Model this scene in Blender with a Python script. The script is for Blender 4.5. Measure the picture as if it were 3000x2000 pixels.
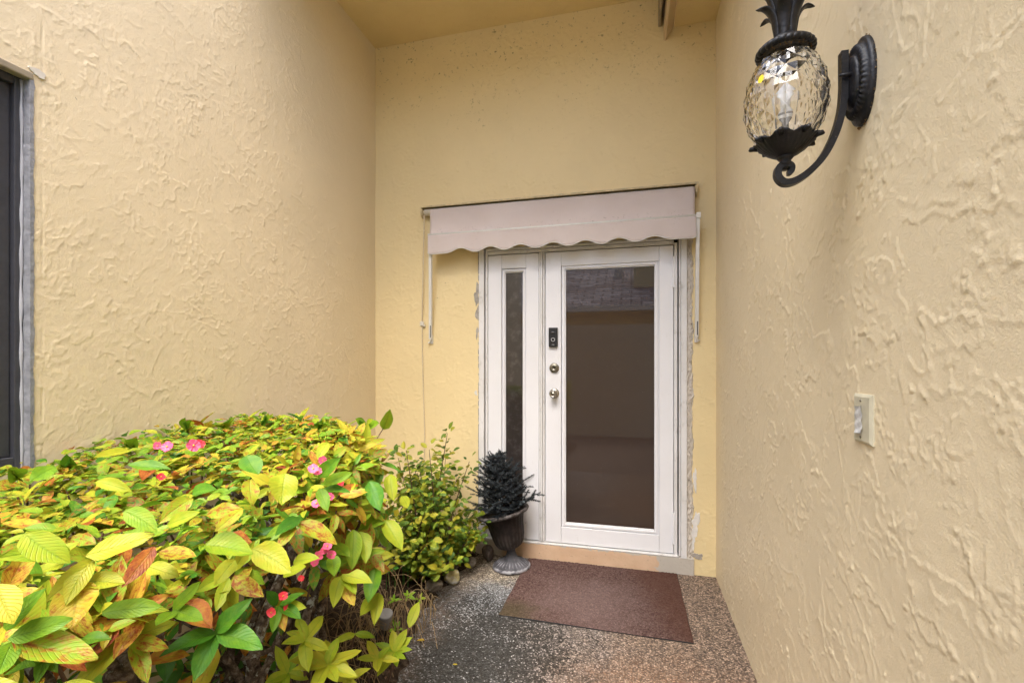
import bpy, bmesh, math, random
import numpy as np
from mathutils import Vector, Matrix, Quaternion
from math import sin, cos, pi, radians

for o in list(bpy.data.objects): bpy.data.objects.remove(o)
SC = bpy.context.scene
COL = SC.collection

# ------------------------------------------------------------------ camera, world, sun, exposure
CZ = 1.383                                    # eye height over the path
TH = math.atan(350 / 1373)                    # the camera looks this far left of the door's normal
cam = bpy.data.cameras.new('camera')
cam.sensor_width = 36.0
cam.lens = 36.0 * 1373 / 3000
cam.shift_y = 61 / 3000
cam.clip_start = 0.02
cam.clip_end = 500
camo = bpy.data.objects.new('camera', cam)
COL.objects.link(camo)
camo.location = (0, 0, CZ)
camo.rotation_euler = (pi / 2, 0, TH)
SC.camera = camo

SUN_EL, SUN_AZ = radians(64), radians(-14)    # azimuth from -Y towards -X
world = bpy.data.worlds.new('World')
SC.world = world
world.use_nodes = True
wn = world.node_tree
bg = wn.nodes['Background']
sky = wn.nodes.new('ShaderNodeTexSky')
sky.sky_type = 'NISHITA'
sky.sun_disc = False
sky.sun_elevation = SUN_EL
sky.sun_rotation = pi + SUN_AZ
sky.air_density = 1.0
sky.dust_density = 4.0
sky.ozone_density = 1.0
wn.links.new(sky.outputs[0], bg.inputs[0])
bg.inputs[1].default_value = 0.15
sun = bpy.data.lights.new('sun', 'SUN')
sun.energy = 1.15
sun.angle = radians(45)
sun.color = (1.0, 0.97, 0.9)
suno = bpy.data.objects.new('sun', sun)
COL.objects.link(suno)
sd = Vector((sin(SUN_AZ) * cos(SUN_EL), -cos(SUN_AZ) * cos(SUN_EL), sin(SUN_EL)))   # towards the sun
suno.rotation_euler = sd.to_track_quat('Z', 'Y').to_euler()
suno.location = sd * 12
SC.view_settings.view_transform = 'Standard'
SC.view_settings.look = 'None'
SC.view_settings.gamma = 1
SC.view_settings.use_curve_mapping = False
SC.view_settings.exposure = 2.08

# ------------------------------------------------------------------ pixel -> ray helpers (2352-wide view of the photograph)
cT, sT = cos(TH), sin(TH)
def ray(u, v):
    x, y = u * 3000 / 2352, v * 3000 / 2352
    a = (x - 1500) / 1373
    return Vector((-sT + a * cT, cT + a * sT, (1061 - y) / 1373))
def on_x(u, v, x): r = ray(u, v); return r * (x / r.x) + Vector((0, 0, CZ))
def on_y(u, v, y): r = ray(u, v); return r * (y / r.y) + Vector((0, 0, CZ))
def on_z(u, v, z): r = ray(u, v); return r * ((z - CZ) / r.z) + Vector((0, 0, CZ))

# ------------------------------------------------------------------ material helpers
class NT:
    def __init__(s, name):
        s.m = bpy.data.materials.new(name); s.m.use_nodes = True
        s.t = s.m.node_tree; s.n = s.t.nodes; s.b = s.n['Principled BSDF']; s.out = s.n['Material Output']
        s._p = None
    def link(s, a, b): s.t.links.new(a, b)
    def _set(s, sock, v):
        if hasattr(v, 'links'): s.link(v, sock)
        elif isinstance(v, (tuple, list)) and len(v) == 3 and sock.type == 'RGBA': sock.default_value = (*v, 1)
        else: sock.default_value = v
    def pos(s):
        if s._p is None:
            g = s.n.new('ShaderNodeNewGeometry'); s._p = g.outputs['Position']
        return s._p
    def obj(s): return s.n.new('ShaderNodeTexCoord').outputs['Object']
    def uv(s): return s.n.new('ShaderNodeTexCoord').outputs['UV']
    def mapping(s, vec, scale=(1, 1, 1), loc=(0, 0, 0), rot=(0, 0, 0)):
        k = s.n.new('ShaderNodeMapping'); s.link(vec, k.inputs[0])
        k.inputs['Location'].default_value = loc; k.inputs['Scale'].default_value = scale; k.inputs['Rotation'].default_value = rot
        return k.outputs[0]
    def noise(s, vec, scale, detail=2, rough=.5, dist=0, color=False):
        k = s.n.new('ShaderNodeTexNoise'); s.link(vec, k.inputs['Vector'])
        k.inputs['Scale'].default_value = scale; k.inputs['Detail'].default_value = detail
        k.inputs['Roughness'].default_value = rough; k.inputs['Distortion'].default_value = dist
        return k.outputs['Color' if color else 'Fac']
    def voronoi(s, vec, scale, feature='F1', out='Distance', rand=1):
        k = s.n.new('ShaderNodeTexVoronoi'); k.feature = feature; s.link(vec, k.inputs['Vector'])
        k.inputs['Scale'].default_value = scale; k.inputs['Randomness'].default_value = rand
        return k.outputs[out]
    def math(s, op, a, b=0.0, c=0.0, clamp=False):
        k = s.n.new('ShaderNodeMath'); k.operation = op; k.use_clamp = clamp
        s._set(k.inputs[0], a); s._set(k.inputs[1], b); s._set(k.inputs[2], c); return k.outputs[0]
    def vmath(s, op, a, b=(0, 0, 0), scale=None):
        k = s.n.new('ShaderNodeVectorMath'); k.operation = op
        s._set(k.inputs[0], a); s._set(k.inputs[1], b)
        if scale is not None: s._set(k.inputs['Scale'], scale)
        return k.outputs['Value' if op in ('LENGTH', 'DISTANCE', 'DOT_PRODUCT') else 'Vector']
    def ramp01(s, x, lo, hi, smooth=True):
        k = s.n.new('ShaderNodeMapRange'); k.interpolation_type = 'SMOOTHSTEP' if smooth else 'LINEAR'
        s._set(k.inputs[0], x); k.inputs[1].default_value = lo; k.inputs[2].default_value = hi
        return k.outputs[0]
    def ramp(s, x, stops, interp='LINEAR'):
        k = s.n.new('ShaderNodeValToRGB'); k.color_ramp.interpolation = interp
        el = k.color_ramp.elements
        while len(el) < len(stops): el.new(0.5)
        for e, (p, c) in zip(el, stops): e.position = p; e.color = (*c, 1)
        s._set(k.inputs[0], x); return k.outputs[0]
    def mix(s, f, a, b, mode='MIX'):
        k = s.n.new('ShaderNodeMix'); k.data_type = 'RGBA'; k.blend_type = mode; k.clamp_factor = True
        s._set(k.inputs[0], f); s._set(k.inputs[6], a); s._set(k.inputs[7], b); return k.outputs[2]
    def sep(s, vec):
        k = s.n.new('ShaderNodeSeparateXYZ'); s.link(vec, k.inputs[0]); return k.outputs
    def bump(s, h, dist, strength=1.0, normal=None):
        k = s.n.new('ShaderNodeBump'); s._set(k.inputs['Height'], h); k.inputs['Distance'].default_value = dist
        k.inputs['Strength'].default_value = strength
        if normal: s.link(normal, k.inputs['Normal'])
        return k.outputs[0]
    def set(s, **kw):
        names = dict(color='Base Color', rough='Roughness', spec='Specular IOR Level', metal='Metallic', normal='Normal', ior='IOR',
                     trans='Transmission Weight', coat='Coat Weight', coatr='Coat Roughness', sub='Subsurface Weight', sheen='Sheen Weight')
        for k, v in kw.items(): s._set(s.b.inputs[names[k]], v)
        return s.m

def simple(name, col, rough=.5, metal=0, var=.12, scale=9, spec=.5, bump=0, bscale=200):
    t = NT(name)
    n = t.noise(t.pos(), scale, 4, .6)
    dark = tuple(c * (1 - var) for c in col); lite = tuple(min(1, c * (1 + var)) for c in col)
    t.set(color=t.ramp(n, [(.3, dark), (.7, lite)]), rough=rough, metal=metal, spec=spec)
    if bump: t.set(normal=t.bump(t.noise(t.pos(), bscale, 2), bump))
    return t.m

# stucco paint: colour, dirt specks and grain; the trowel marks are modelled
def stucco(name, base, dirt=.5, coarse=0, mildew=0):
    t = NT(name); p = t.pos()
    big = t.noise(p, 1.3, 4, .6)
    c = t.mix(t.ramp01(big, .3, .7), tuple(x * .96 for x in base), tuple(x * 1.03 for x in base))
    sp = t.math('MULTIPLY', t.ramp01(t.noise(p, 70, 3, .7), .70, .76), t.ramp01(big, .45, .62))
    c = t.mix(t.math('MULTIPLY', sp, dirt), c, (.06, .045, .025))
    if mildew:                                  # black specks under the eave
        z = t.sep(p)[2]
        up = t.ramp01(t.math('ADD', z, t.math('MULTIPLY', t.math('SUBTRACT', t.noise(p, 4, 4, .7), .5), 2.2)), 2.9, 4.0)
        c = t.mix(t.math('MULTIPLY', t.math('MULTIPLY', t.ramp01(t.noise(p, 38, 4, .75), .60, .68), up), mildew), c, (.07, .055, .03))
    h = t.noise(p, 210, 3, .7)
    if coarse:
        n = t.noise(p, 6, 3, .6, .8)
        h = t.math('ADD', t.math('MULTIPLY', h, .25), t.math('MULTIPLY', t.math('MULTIPLY', t.ramp01(n, .49, .51), t.ramp01(n, .62, .5)), coarse))
    t.set(color=c, rough=.47, spec=.34, normal=t.bump(h, .0011))
    return t.m

PAINT = (.80, .68, .47)
M = {}
M['stucco'] = stucco('stucco_paint', PAINT, .6)
M['stucco_back'] = stucco('stucco_paint_bounce_tint', (.79, .645, .36), .9, 0, .8)  # same wall paint, yellowed to stand for light bounced inside the recess
M['soffit'] = stucco('soffit_stucco', (.77, .61, .32), .7, 1.2)
M['reveal'] = simple('grey_caulk', (.26, .27, .30), .6, var=.25, scale=30, bump=.002, bscale=90)
M['winframe'] = simple('dark_window_frame', (.045, .047, .058), .38, var=.15, scale=40)
M['patch'] = simple('bare_mortar', (.36, .33, .29), .8, var=.3, scale=30, bump=.004, bscale=80)
M['whitepatch'] = simple('white_filler', (.72, .70, .66), .7, var=.1, scale=40, bump=.003, bscale=60)
M['fascia'] = simple('fascia_paint', (.64, .50, .33), .6, var=.1, scale=6)
M['dripedge'] = simple('drip_edge', (.33, .28, .2), .5, var=.2)
M['gapshade'] = simple('dark_gap', (.02, .018, .015), .8)  # near-black colour standing in for the shade inside gaps

def white_paint():
    t = NT('white_door_paint'); p = t.pos()
    c = t.mix(t.ramp01(t.noise(p, 2.2, 5, .65), .35, .75), (.80, .805, .83), (.76, .76, .78))
    gr = t.math('MULTIPLY', t.ramp01(t.noise(t.mapping(p, scale=(6, 6, 1.2)), 7, 5, .7), .60, .82), .28)
    c = t.mix(gr, c, (.42, .38, .32))
    sp = t.ramp01(t.noise(p, 120, 2, .6), .73, .78)
    c = t.mix(t.math('MULTIPLY', sp, .5), c, (.15, .12, .10))
    t.set(color=c, rough=.38, spec=.4, normal=t.bump(t.noise(t.mapping(p, scale=(1, 1, .15)), 160, 2), .0006))
    return t.m
M['white'] = white_paint()
def dirty_frame():
    t = NT('weathered_frame_paint'); p = t.pos()
    c = t.mix(t.ramp01(t.noise(p, 3, 4, .6), .35, .7), (.76, .755, .755), (.66, .65, .63))
    gr = t.ramp01(t.noise(t.mapping(p, scale=(2, 2, 1)), 9, 6, .75), .52, .75)
    c = t.mix(t.math('MULTIPLY', gr, .5), c, (.22, .19, .15))
    t.set(color=c, rough=.5, normal=t.bump(t.noise(p, 90, 4), .001))
    return t.m
M['frame'] = dirty_frame()
def broken_plaster():
    t = NT('broken_plaster'); p = t.pos()
    n = t.noise(t.mapping(p, scale=(1.6, 1.6, .8)), 42, 6, .72)
    c = t.ramp(n, [(.28, (.06, .05, .04)), (.34, (.30, .26, .21)), (.41, (.62, .56, .48)), (.75, (.74, .69, .62))])
    t.set(color=c, rough=.9, normal=t.bump(n, .012))
    return t.m
M['plaster'] = broken_plaster()
def pane(name, col, dust):
    t = NT(name); p = t.pos()
    n = t.math('MULTIPLY', t.ramp01(t.noise(p, 14, 6, .75), .45, .8), dust)
    c = t.mix(n, col, (.16, .15, .14))
    sp = t.ramp01(t.noise(p, 150, 2, .6), .745, .78)
    c = t.mix(t.math('MULTIPLY', sp, .35), c, (.3, .3, .3))
    t.set(color=c, rough=.02, ior=1.68, spec=.5)
    return t.m
M['pane'] = pane('tinted_door_glass', (.046, .031, .024), .03)
M['pane2'] = pane('tinted_side_glass', (.034, .028, .026), .45)
M['pane_win'] = pane('dark_window_glass', (.010, .010, .012), .1)
M['nickel'] = simple('satin_nickel', (.42, .40, .35), .32, 1, .1, 60)
M['nickel_dark'] = simple('aged_nickel', (.28, .26, .21), .4, 1, .1, 60)
M['black_plastic'] = simple('black_plastic', (.012, .012, .013), .35, 0, .1)
M['lens'] = simple('camera_lens', (.10, .10, .11), .12)
M['silver'] = simple('silver_ring', (.55, .55, .56), .3)
def sill_mat():
    t = NT('peach_step_paint'); p = t.pos(); x, y, z = t.sep(p)
    n = t.noise(p, 5, 5, .65)
    c = t.mix(t.ramp01(n, .3, .7), (.58, .39, .25), (.66, .47, .32))
    e = t.math('ADD', x, t.math('MULTIPLY', t.math('SUBTRACT', t.noise(p, 12, 4, .65), .5), .25))
    c = t.mix(t.ramp01(e, .145, .165), c, (.50, .46, .40))
    c = t.mix(t.ramp01(e, -.80, -.93), c, (.40, .34, .26))
    zt = t.math('ADD', z, t.math('MULTIPLY', t.math('SUBTRACT', t.noise(p, 18, 4, .7), .5), .07))
    c = t.mix(t.ramp01(zt, .098, .108), c, (.48, .44, .38))
    st = t.ramp01(t.noise(p, 40, 5, .7), .6, .72)
    c = t.mix(t.math('MULTIPLY', st, .6), c, (.20, .15, .10))
    t.set(color=c, rough=.75, normal=t.bump(t.noise(p, 60, 4, .6), .003))
    return t.m
M['step'] = sill_mat()
def fabric():
    t = NT('awning_canvas'); p = t.pos()
    c = t.mix(t.ramp01(t.noise(p, 2.5, 4, .6), .3, .7), (.72, .625, .59), (.77, .68, .65))
    c = t.mix(t.math('MULTIPLY', t.ramp01(t.noise(t.mapping(p, scale=(2, 1, 4)), 12, 6, .75), .60, .78), .35), c, (.35, .28, .22))
    z_ = t.sep(p)[2]
    mil = t.math('MULTIPLY', t.math('MULTIPLY', t.ramp01(t.math('ABSOLUTE', t.math('SUBTRACT', z_, 2.32)), .05, .0), t.ramp01(t.noise(p, 55, 4, .75), .58, .68)), .5)
    c = t.mix(mil, c, (.22, .18, .14))
    w = t.math('MULTIPLY', t.math('SINE', t.math('MULTIPLY', t.sep(p)[0], 1500)), t.math('SINE', t.math('MULTIPLY', t.sep(p)[2], 1500)))
    t.set(color=c, rough=.85, spec=.15, normal=t.bump(t.math('ADD', t.math('MULTIPLY', w, .2), t.noise(p, 9, 2)), .004))
    return t.m
M['fabric'] = fabric()
M['cream'] = simple('cream_metal', (.68, .64, .55), .45, var=.1, scale=25)
M['creamdirty'] = simple('cream_painted_bracket', (.58, .47, .27), .55, var=.25, scale=30)
M['armwhite'] = simple('white_arm_enamel', (.72, .71, .67), .4, var=.06, scale=20)
M['cord'] = simple('cord_fibre', (.66, .55, .38), .85, var=.15, scale=120)

def slab_mat():
    t = NT('exposed_aggregate'); p = t.pos(); x, y, z = t.sep(p)
    v = t.n.new('ShaderNodeTexVoronoi'); t.link(t.vmath('ADD', p, t.vmath('SCALE', t.noise(p, 60, 2, .5, color=True), scale=.008)), v.inputs['Vector'])
    v.inputs['Scale'].default_value = 140
    rnd = t.sep(v.outputs['Color'])
    peb = t.ramp(rnd[0], [(0, (.03, .03, .03)), (.28, (.10, .095, .09)), (.5, (.24, .23, .215)), (.8, (.40, .38, .355)), (1, (.62, .60, .57))])
    edge = t.ramp01(v.outputs['Distance'], .30, .68)
    # tints of the place: grey towards the bed, pink brown by the right wall, rust by the foot of the frame
    big = t.noise(p, 2.4, 4, .6)
    gx = t.math('ADD', x, t.math('MULTIPLY', t.math('SUBTRACT', big, .5), .9))
    tint = t.mix(t.ramp01(gx, -.75, .05), (.92, .98, 1.08), (.98, .75, .60))
    dry = t.ramp01(t.vmath('DISTANCE', p, (-.95, 2.98, 0)), .40, .18)
    tint = t.mix(dry, tint, (1.35, 1.22, 1.02))
    blue = t.ramp01(t.math('ADD', t.vmath('DISTANCE', p, (-.83, 2.66, 0)), t.math('MULTIPLY', t.math('SUBTRACT', t.noise(p, 9, 3), .5), .3)), .26, .12)
    tint = t.mix(t.math('MULTIPLY', blue, .8), tint, (.86, .98, 1.14))
    c = t.mix(1.0, peb, tint, 'MULTIPLY')
    rust = t.math('MULTIPLY', t.ramp01(t.math('ADD', t.vmath('DISTANCE', t.mapping(p, scale=(1, 1.25, 1)), (.12, 2.30 * 1.0, 0)), t.math('MULTIPLY', t.math('SUBTRACT', t.noise(p, 6, 4, .65), .5), .75)), .78, .15), .62)
    c = t.mix(t.math('MULTIPLY', rust, t.math('ADD', .35, t.math('MULTIPLY', rnd[1], .65))), c, (.36, .17, .08))
    c = t.mix(t.math('MULTIPLY', edge, .75), c, t.mix(.5, (.10, .08, .065), t.mix(1.0, (.13, .12, .11), tint, 'MULTIPLY')))
    # black algae
    d = t.vmath('DISTANCE', t.mapping(p, scale=(1, .78, 1)), (-.70, 2.13 * .78, 0))
    alg = t.math('ADD', d, t.math('MULTIPLY', t.math('SUBTRACT', t.noise(p, 5, 5, .7), .5), .95))
    al = t.ramp01(alg, .66, .02)
    alm = t.math('MULTIPLY', t.ramp01(al, 0.0, .35), t.ramp01(t.math('ADD', t.math('ADD', t.math('MULTIPLY', rnd[1], .55), t.math('MULTIPLY', t.noise(p, 38, 4, .7), .75)), t.math('MULTIPLY', al, .42)), .74, .86))
    c = t.mix(t.math('MULTIPLY', alm, .86), c, (.016, .015, .012))
    # thin green film and dirt next to the bed
    dirt = t.math('MULTIPLY', t.ramp01(t.math('ADD', x, t.math('MULTIPLY', t.math('SUBTRACT', t.noise(p, 7, 4, .65), .5), .5)), -.86, -1.08), .8)
    c = t.mix(t.math('MULTIPLY', dirt, t.ramp01(t.noise(p, 40, 3), .3, .6)), c, (.10, .075, .058))
    h = t.math('ADD', t.math('MULTIPLY', t.math('SUBTRACT', 1.0, edge), rnd[2]), t.math('MULTIPLY', t.noise(p, 200, 2), .4))
    t.set(color=c, rough=t.ramp01(t.noise(p, 4, 3), .2, .9), spec=.25, normal=t.bump(h, .0035))
    t.b.inputs['Roughness'].links and None
    r = t.math('ADD', .55, t.math('MULTIPLY', rnd[1], .3)); t.set(rough=r)
    return t.m
M['slab'] = slab_mat()
def soil_mat():
    t = NT('soil'); p = t.pos()
    n = t.noise(p, 38, 6, .7)
    c = t.ramp(n, [(.3, (.015, .010, .007)), (.5, (.05, .035, .024)), (.64, (.11, .08, .06)), (.8, (.20, .16, .13))])
    t.set(color=c, rough=.95, spec=.1, normal=t.bump(n, .02))
    return t.m
M['soil'] = soil_mat()
def mat_mat():
    t = NT('doormat_pile'); p = t.pos(); x, y, z = t.sep(p)
    n = t.noise(p, 150, 3, .7); m = t.noise(p, 62, 3, .65)
    c = t.ramp(n, [(.30, (.030, .020, .018)), (.45, (.105, .064, .056)), (.6, (.170, .112, .099)), (.75, (.31, .23, .21))])
    c = t.mix(t.ramp01(m, .35, .62), t.mix(1.0, c, (.62, .56, .56), 'MULTIPLY'), c)
    fade = t.ramp01(t.math('ADD', t.vmath('DISTANCE', p, (-.25, 2.70, 0)), t.math('MULTIPLY', t.math('SUBTRACT', t.noise(p, 4, 4, .6), .5), .6)), .48, .05)
    c = t.mix(t.math('MULTIPLY', fade, .28), c, (.27, .20, .19))
    wet = t.ramp01(t.math('ADD', t.math('ADD', x, t.math('MULTIPLY', y, .25)), t.math('MULTIPLY', t.math('SUBTRACT', t.noise(p, 6, 4, .6), .5), .22)), .72, .92)
    c = t.mix(t.math('MULTIPLY', wet, .65), c, (.085, .038, .024))
    g = t.ramp01(t.math('ADD', t.vmath('DISTANCE', t.mapping(p, scale=(1, 1.5, 1)), (-.66, 2.50 * 1.5, 0)), t.math('MULTIPLY', t.math('SUBTRACT', t.noise(p, 9, 4, .65), .5), .3)), .26, .05)
    c = t.mix(t.math('MULTIPLY', g, .62), c, (.062, .056, .026))
    t.set(color=c, rough=.95, spec=.08, normal=t.bump(t.math('ADD', n, m), .006))
    return t.m
M['mat'] = mat_mat()
M['matback'] = simple('rubber_edge', (.02, .02, .022), .6)
def urn_mat(name, a, b, hi):
    t = NT(name); p = t.obj()
    n = t.noise(p, 16, 5, .65)
    c = t.mix(t.ramp01(n, .35, .7), a, b)
    g = t.n.new('ShaderNodeNewGeometry')
    worn = t.math('MULTIPLY', t.ramp01(g.outputs['Pointiness'], .505, .56), t.ramp01(t.noise(p, 30, 4), .3, .6))
    c = t.mix(worn, c, hi)
    t.set(color=c, rough=.62, spec=.22, normal=t.bump(t.noise(p, 90, 3), .0015))
    return t.m
M['urn'] = urn_mat('urn_bronze_black', (.012, .009, .008), (.030, .022, .019), (.10, .09, .085))
M['urn_rim'] = urn_mat('urn_rim_brown', (.026, .020, .018), (.05, .040, .037), (.11, .10, .098))
M['urn_base'] = urn_mat('urn_base_grey', (.045, .045, .052), (.10, .10, .115), (.34, .34, .37))
def needles_mat():
    t = NT('black_needles'); p = t.pos()
    c = t.ramp(t.noise(p, 30, 4, .7), [(.35, (.006, .007, .008)), (.50, (.028, .033, .038)), (.62, (.075, .095, .105)), (.74, (.22, .27, .29))])
    t.set(color=c, rough=.65, spec=.3)
    return t.m
M['needles'] = needles_mat()
M['potsoil'] = simple('pot_soil', (.03, .024, .02), .95, var=.5, scale=60, bump=.01, bscale=60)
def iron_mat():
    t = NT('black_cast_iron'); p = t.pos()
    c = t.mix(t.ramp01(t.noise(p, 35, 4, .6), .4, .7), (.008, .008, .010), (.018, .018, .022))
    sp = t.ramp01(t.noise(p, 190, 2, .6), .70, .75)
    c = t.mix(t.math('MULTIPLY', sp, .55), c, (.30, .24, .16))
    t.set(color=c, rough=.42, spec=.36, normal=t.bump(t.noise(p, 140, 3), .0012))
    return t.m
M['iron'] = iron_mat()
M['rustgrime'] = simple('grime', (.22, .13, .05), .9, var=.6, scale=120, bump=.004, bscale=200)
def glass_mat():
    t = NT('cut_glass')
    t.set(color=(1, 1, 1), rough=.0, ior=1.42, trans=1.0)
    return t.m
M['glass'] = glass_mat()
M['bulb'] = simple('frosted_bulb', (.80, .79, .76), .35, var=.05)
M['socket'] = simple('socket_sleeve', (.22, .21, .19), .45, var=.4, scale=70)
M['yellow'] = simple('yellow_spot', (.80, .62, .01), .5)
M['almond'] = simple('almond_plate', (.60, .56, .42), .4, var=.1, scale=30)
M['paper'] = simple('aged_tape', (.62, .62, .62), .6, var=.25, scale=60)
def bark_mat():
    t = NT('lichen_bark'); p = t.pos()
    c = t.ramp(t.noise(p, 45, 5, .7), [(.35, (.035, .024, .017)), (.5, (.10, .075, .055)), (.6, (.20, .165, .13))])
    li = t.ramp01(t.noise(p, 22, 5, .7), .56, .62)
    c = t.mix(li, c, (.36, .38, .34))
    t.set(color=c, rough=.9, spec=.1, normal=t.bump(t.noise(p, 70, 5, .7), .008))
    return t.m
M['bark'] = bark_mat()
M['twig'] = simple('twig', (.10, .055, .03), .8, var=.4, scale=50)
M['straw'] = simple('dry_straw', (.34, .24, .12), .8, var=.35, scale=30)
M['litter'] = simple('leaf_litter', (.13, .07, .04), .85, var=.6, scale=35)
def stone_mat(name, a, b, c3):
    t = NT(name); p = t.pos()
    n = t.noise(p, 22, 5, .65)
    t.set(color=t.ramp(n, [(.33, a), (.5, b), (.66, c3)]), rough=.85, spec=.2, normal=t.bump(t.noise(p, 60, 5, .65), .006))
    return t.m
M['stone_y'] = stone_mat('ochre_grey_stone', (.22, .19, .10), (.42, .36, .17), (.42, .43, .45))
M['stone_g'] = stone_mat('grey_stone', (.16, .14, .12), (.29, .26, .23), (.40, .37, .34))
M['stone_d'] = stone_mat('dark_brown_stone', (.06, .05, .042), (.12, .095, .08), (.2, .16, .14))
M['greyplastic'] = simple('grey_plastic', (.23, .23, .24), .5, var=.2)

# leaf material: colour attribute lc = (hue position, blotches, random), UV along and across the blade
def leaf_mat(name, stops, blotch=(.30, .05, .012), trans=.28):
    t = NT(name)
    a = t.n.new('ShaderNodeAttribute'); a.attribute_name = 'lc'
    hue, spot, rnd = t.sep(a.outputs['Vector'])
    uv = t.uv(); u, v, _ = t.sep(uv)
    av = t.math('ABSOLUTE', t.math('SUBTRACT', v, .5))
    off = t.n.new('ShaderNodeCombineXYZ'); t._set(off.inputs[0], t.math('MULTIPLY', rnd, 37.0)); t._set(off.inputs[1], t.math('MULTIPLY', rnd, 91.0))
    q = t.vmath('ADD', t.mapping(uv, scale=(1.8, 1, 1)), off.outputs[0])
    hn = t.math('ADD', hue, t.math('MULTIPLY', t.math('SUBTRACT', t.noise(q, 2.2, 3, .6), .5), .34))
    c = t.ramp(hn, stops)
    # green stays along the midrib and side veins
    rib = t.ramp01(av, .055, .012)
    vein = t.math('ABSOLUTE', t.math('SINE', t.math('MULTIPLY', t.math('SUBTRACT', u, t.math('MULTIPLY', av, .55)), 34.0)))
    vn = t.math('MULTIPLY', t.ramp01(vein, .25, .0), .10)
    c = t.mix(t.math('MULTIPLY', rib, .55), c, t.mix(.5, c, (.10, .22, .02)))
    c = t.mix(vn, c, t.mix(1.0, c, (.62, .78, .5), 'MULTIPLY'))
    bl = t.math('ADD', t.noise(q, 3.4, 5, .68), t.math('MULTIPLY', t.math('SUBTRACT', spot, .5), .40))
    c = t.mix(t.math('MULTIPLY', t.ramp01(bl, .56, .72), .55), c, (.50, .20, .03))
    c = t.mix(t.math('MULTIPLY', t.ramp01(bl, .66, .80), .9), c, blotch)
    dots = t.math('MULTIPLY', t.ramp01(t.noise(q, 30, 2, .6), .70, .75), spot)
    c = t.mix(dots, c, (.10, .025, .008))
    h = t.math('ADD', t.math('MULTIPLY', t.ramp01(vein, .0, .5), .5), t.math('MULTIPLY', t.ramp01(av, .0, .06), .6))
    bmp = t.bump(h, .0009)
    t.set(color=c, rough=.42, spec=.32, normal=bmp)
    tr = t.n.new('ShaderNodeBsdfTranslucent'); t.link(c, tr.inputs[0])
    mx = t.n.new('ShaderNodeMixShader'); mx.inputs[0].default_value = trans
    t.link(t.b.outputs[0], mx.inputs[1]); t.link(tr.outputs[0], mx.inputs[2]); t.link(mx.outputs[0], t.out.inputs[0])
    return t.m
M['leaf'] = leaf_mat('hedge_leaf', [(0, (.035, .12, .012)), (.22, (.075, .24, .018)), (.45, (.24, .40, .02)), (.65, (.44, .47, .03)), (.82, (.57, .44, .035)), (.93, (.50, .17, .03)), (1, (.28, .05, .02))])
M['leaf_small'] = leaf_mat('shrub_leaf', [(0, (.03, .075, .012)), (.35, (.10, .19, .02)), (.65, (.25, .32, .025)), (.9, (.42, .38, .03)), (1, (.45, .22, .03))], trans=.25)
M['clover'] = simple('clover_green', (.07, .26, .025), .5, var=.2, scale=40)
M['petal'] = simple('pink_bract', (.78, .10, .22), .5, var=.15, scale=60)
M['petal_red'] = simple('red_bract', (.72, .03, .05), .5, var=.18, scale=60)
M['petal_eye'] = simple('flower_eye', (.55, .45, .03), .5)

# ------------------------------------------------------------------ mesh helpers
def mesh_obj(name, verts, faces, mat, parent=None, smooth=False, loc=None):
    me = bpy.data.meshes.new(name)
    me.from_pydata([tuple(v) for v in verts], [], faces)
    me.update()
    if smooth: me.polygons.foreach_set('use_smooth', [True] * len(me.polygons))
    if mat: me.materials.append(mat)
    o = bpy.data.objects.new(name, me); COL.objects.link(o)
    if parent: attach(o, parent)
    if loc: o.location = loc
    return o
def attach(o, parent):
    """parent keeping the child's coordinates in world space (parents carry a location only, or a full matrix)"""
    o.parent = parent
    o.matrix_parent_inverse = wmat(parent).inverted()
def wmat(o):
    m = o.matrix_basis.copy()
    if o.parent: m = wmat(o.parent) @ o.matrix_parent_inverse @ m
    return m
def bm_obj(name, bm, mat, parent=None, smooth=False):
    me = bpy.data.meshes.new(name); bmesh.ops.recalc_face_normals(bm, faces=bm.faces); bm.to_mesh(me); bm.free()
    if smooth: me.polygons.foreach_set('use_smooth', [True] * len(me.polygons))
    if mat: me.materials.append(mat)
    o = bpy.data.objects.new(name, me); COL.objects.link(o)
    if parent: attach(o, parent)
    return o
def add_box(bm, x0, x1, y0, y1, z0, z1, bev=0.0, seg=2):
    b2 = bmesh.new()
    bmesh.ops.create_cube(b2, size=1)
    for v in b2.verts:
        v.co = Vector((x0 + (v.co.x + .5) * (x1 - x0), y0 + (v.co.y + .5) * (y1 - y0), z0 + (v.co.z + .5) * (z1 - z0)))
    if bev: bmesh.ops.bevel(b2, geom=b2.edges[:], offset=bev, segments=seg, affect='EDGES', profile=.5)
    me = bpy.data.meshes.new('tmp'); b2.to_mesh(me); b2.free(); bm.from_mesh(me); bpy.data.meshes.remove(me)
def box(name, dims, mat, parent=None, bev=.003):
    bm = bmesh.new(); add_box(bm, *dims, bev=bev); return bm_obj(name, bm, mat, parent)
def boxes(name, lst, mat, parent=None, bev=.002):
    bm = bmesh.new()
    for d in lst: add_box(bm, *d, bev=bev)
    return bm_obj(name, bm, mat, parent)
def empty(name, loc, label=None, cat=None, group=None):
    o = bpy.data.objects.new(name, None); COL.objects.link(o); o.location = loc
    o.empty_display_size = .1
    if label: tag(o, label, cat, group)
    return o
def tag(o, label, cat, group=None):
    o['label'] = label; o['category'] = cat
    if group: o['group'] = group
    return o
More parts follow.
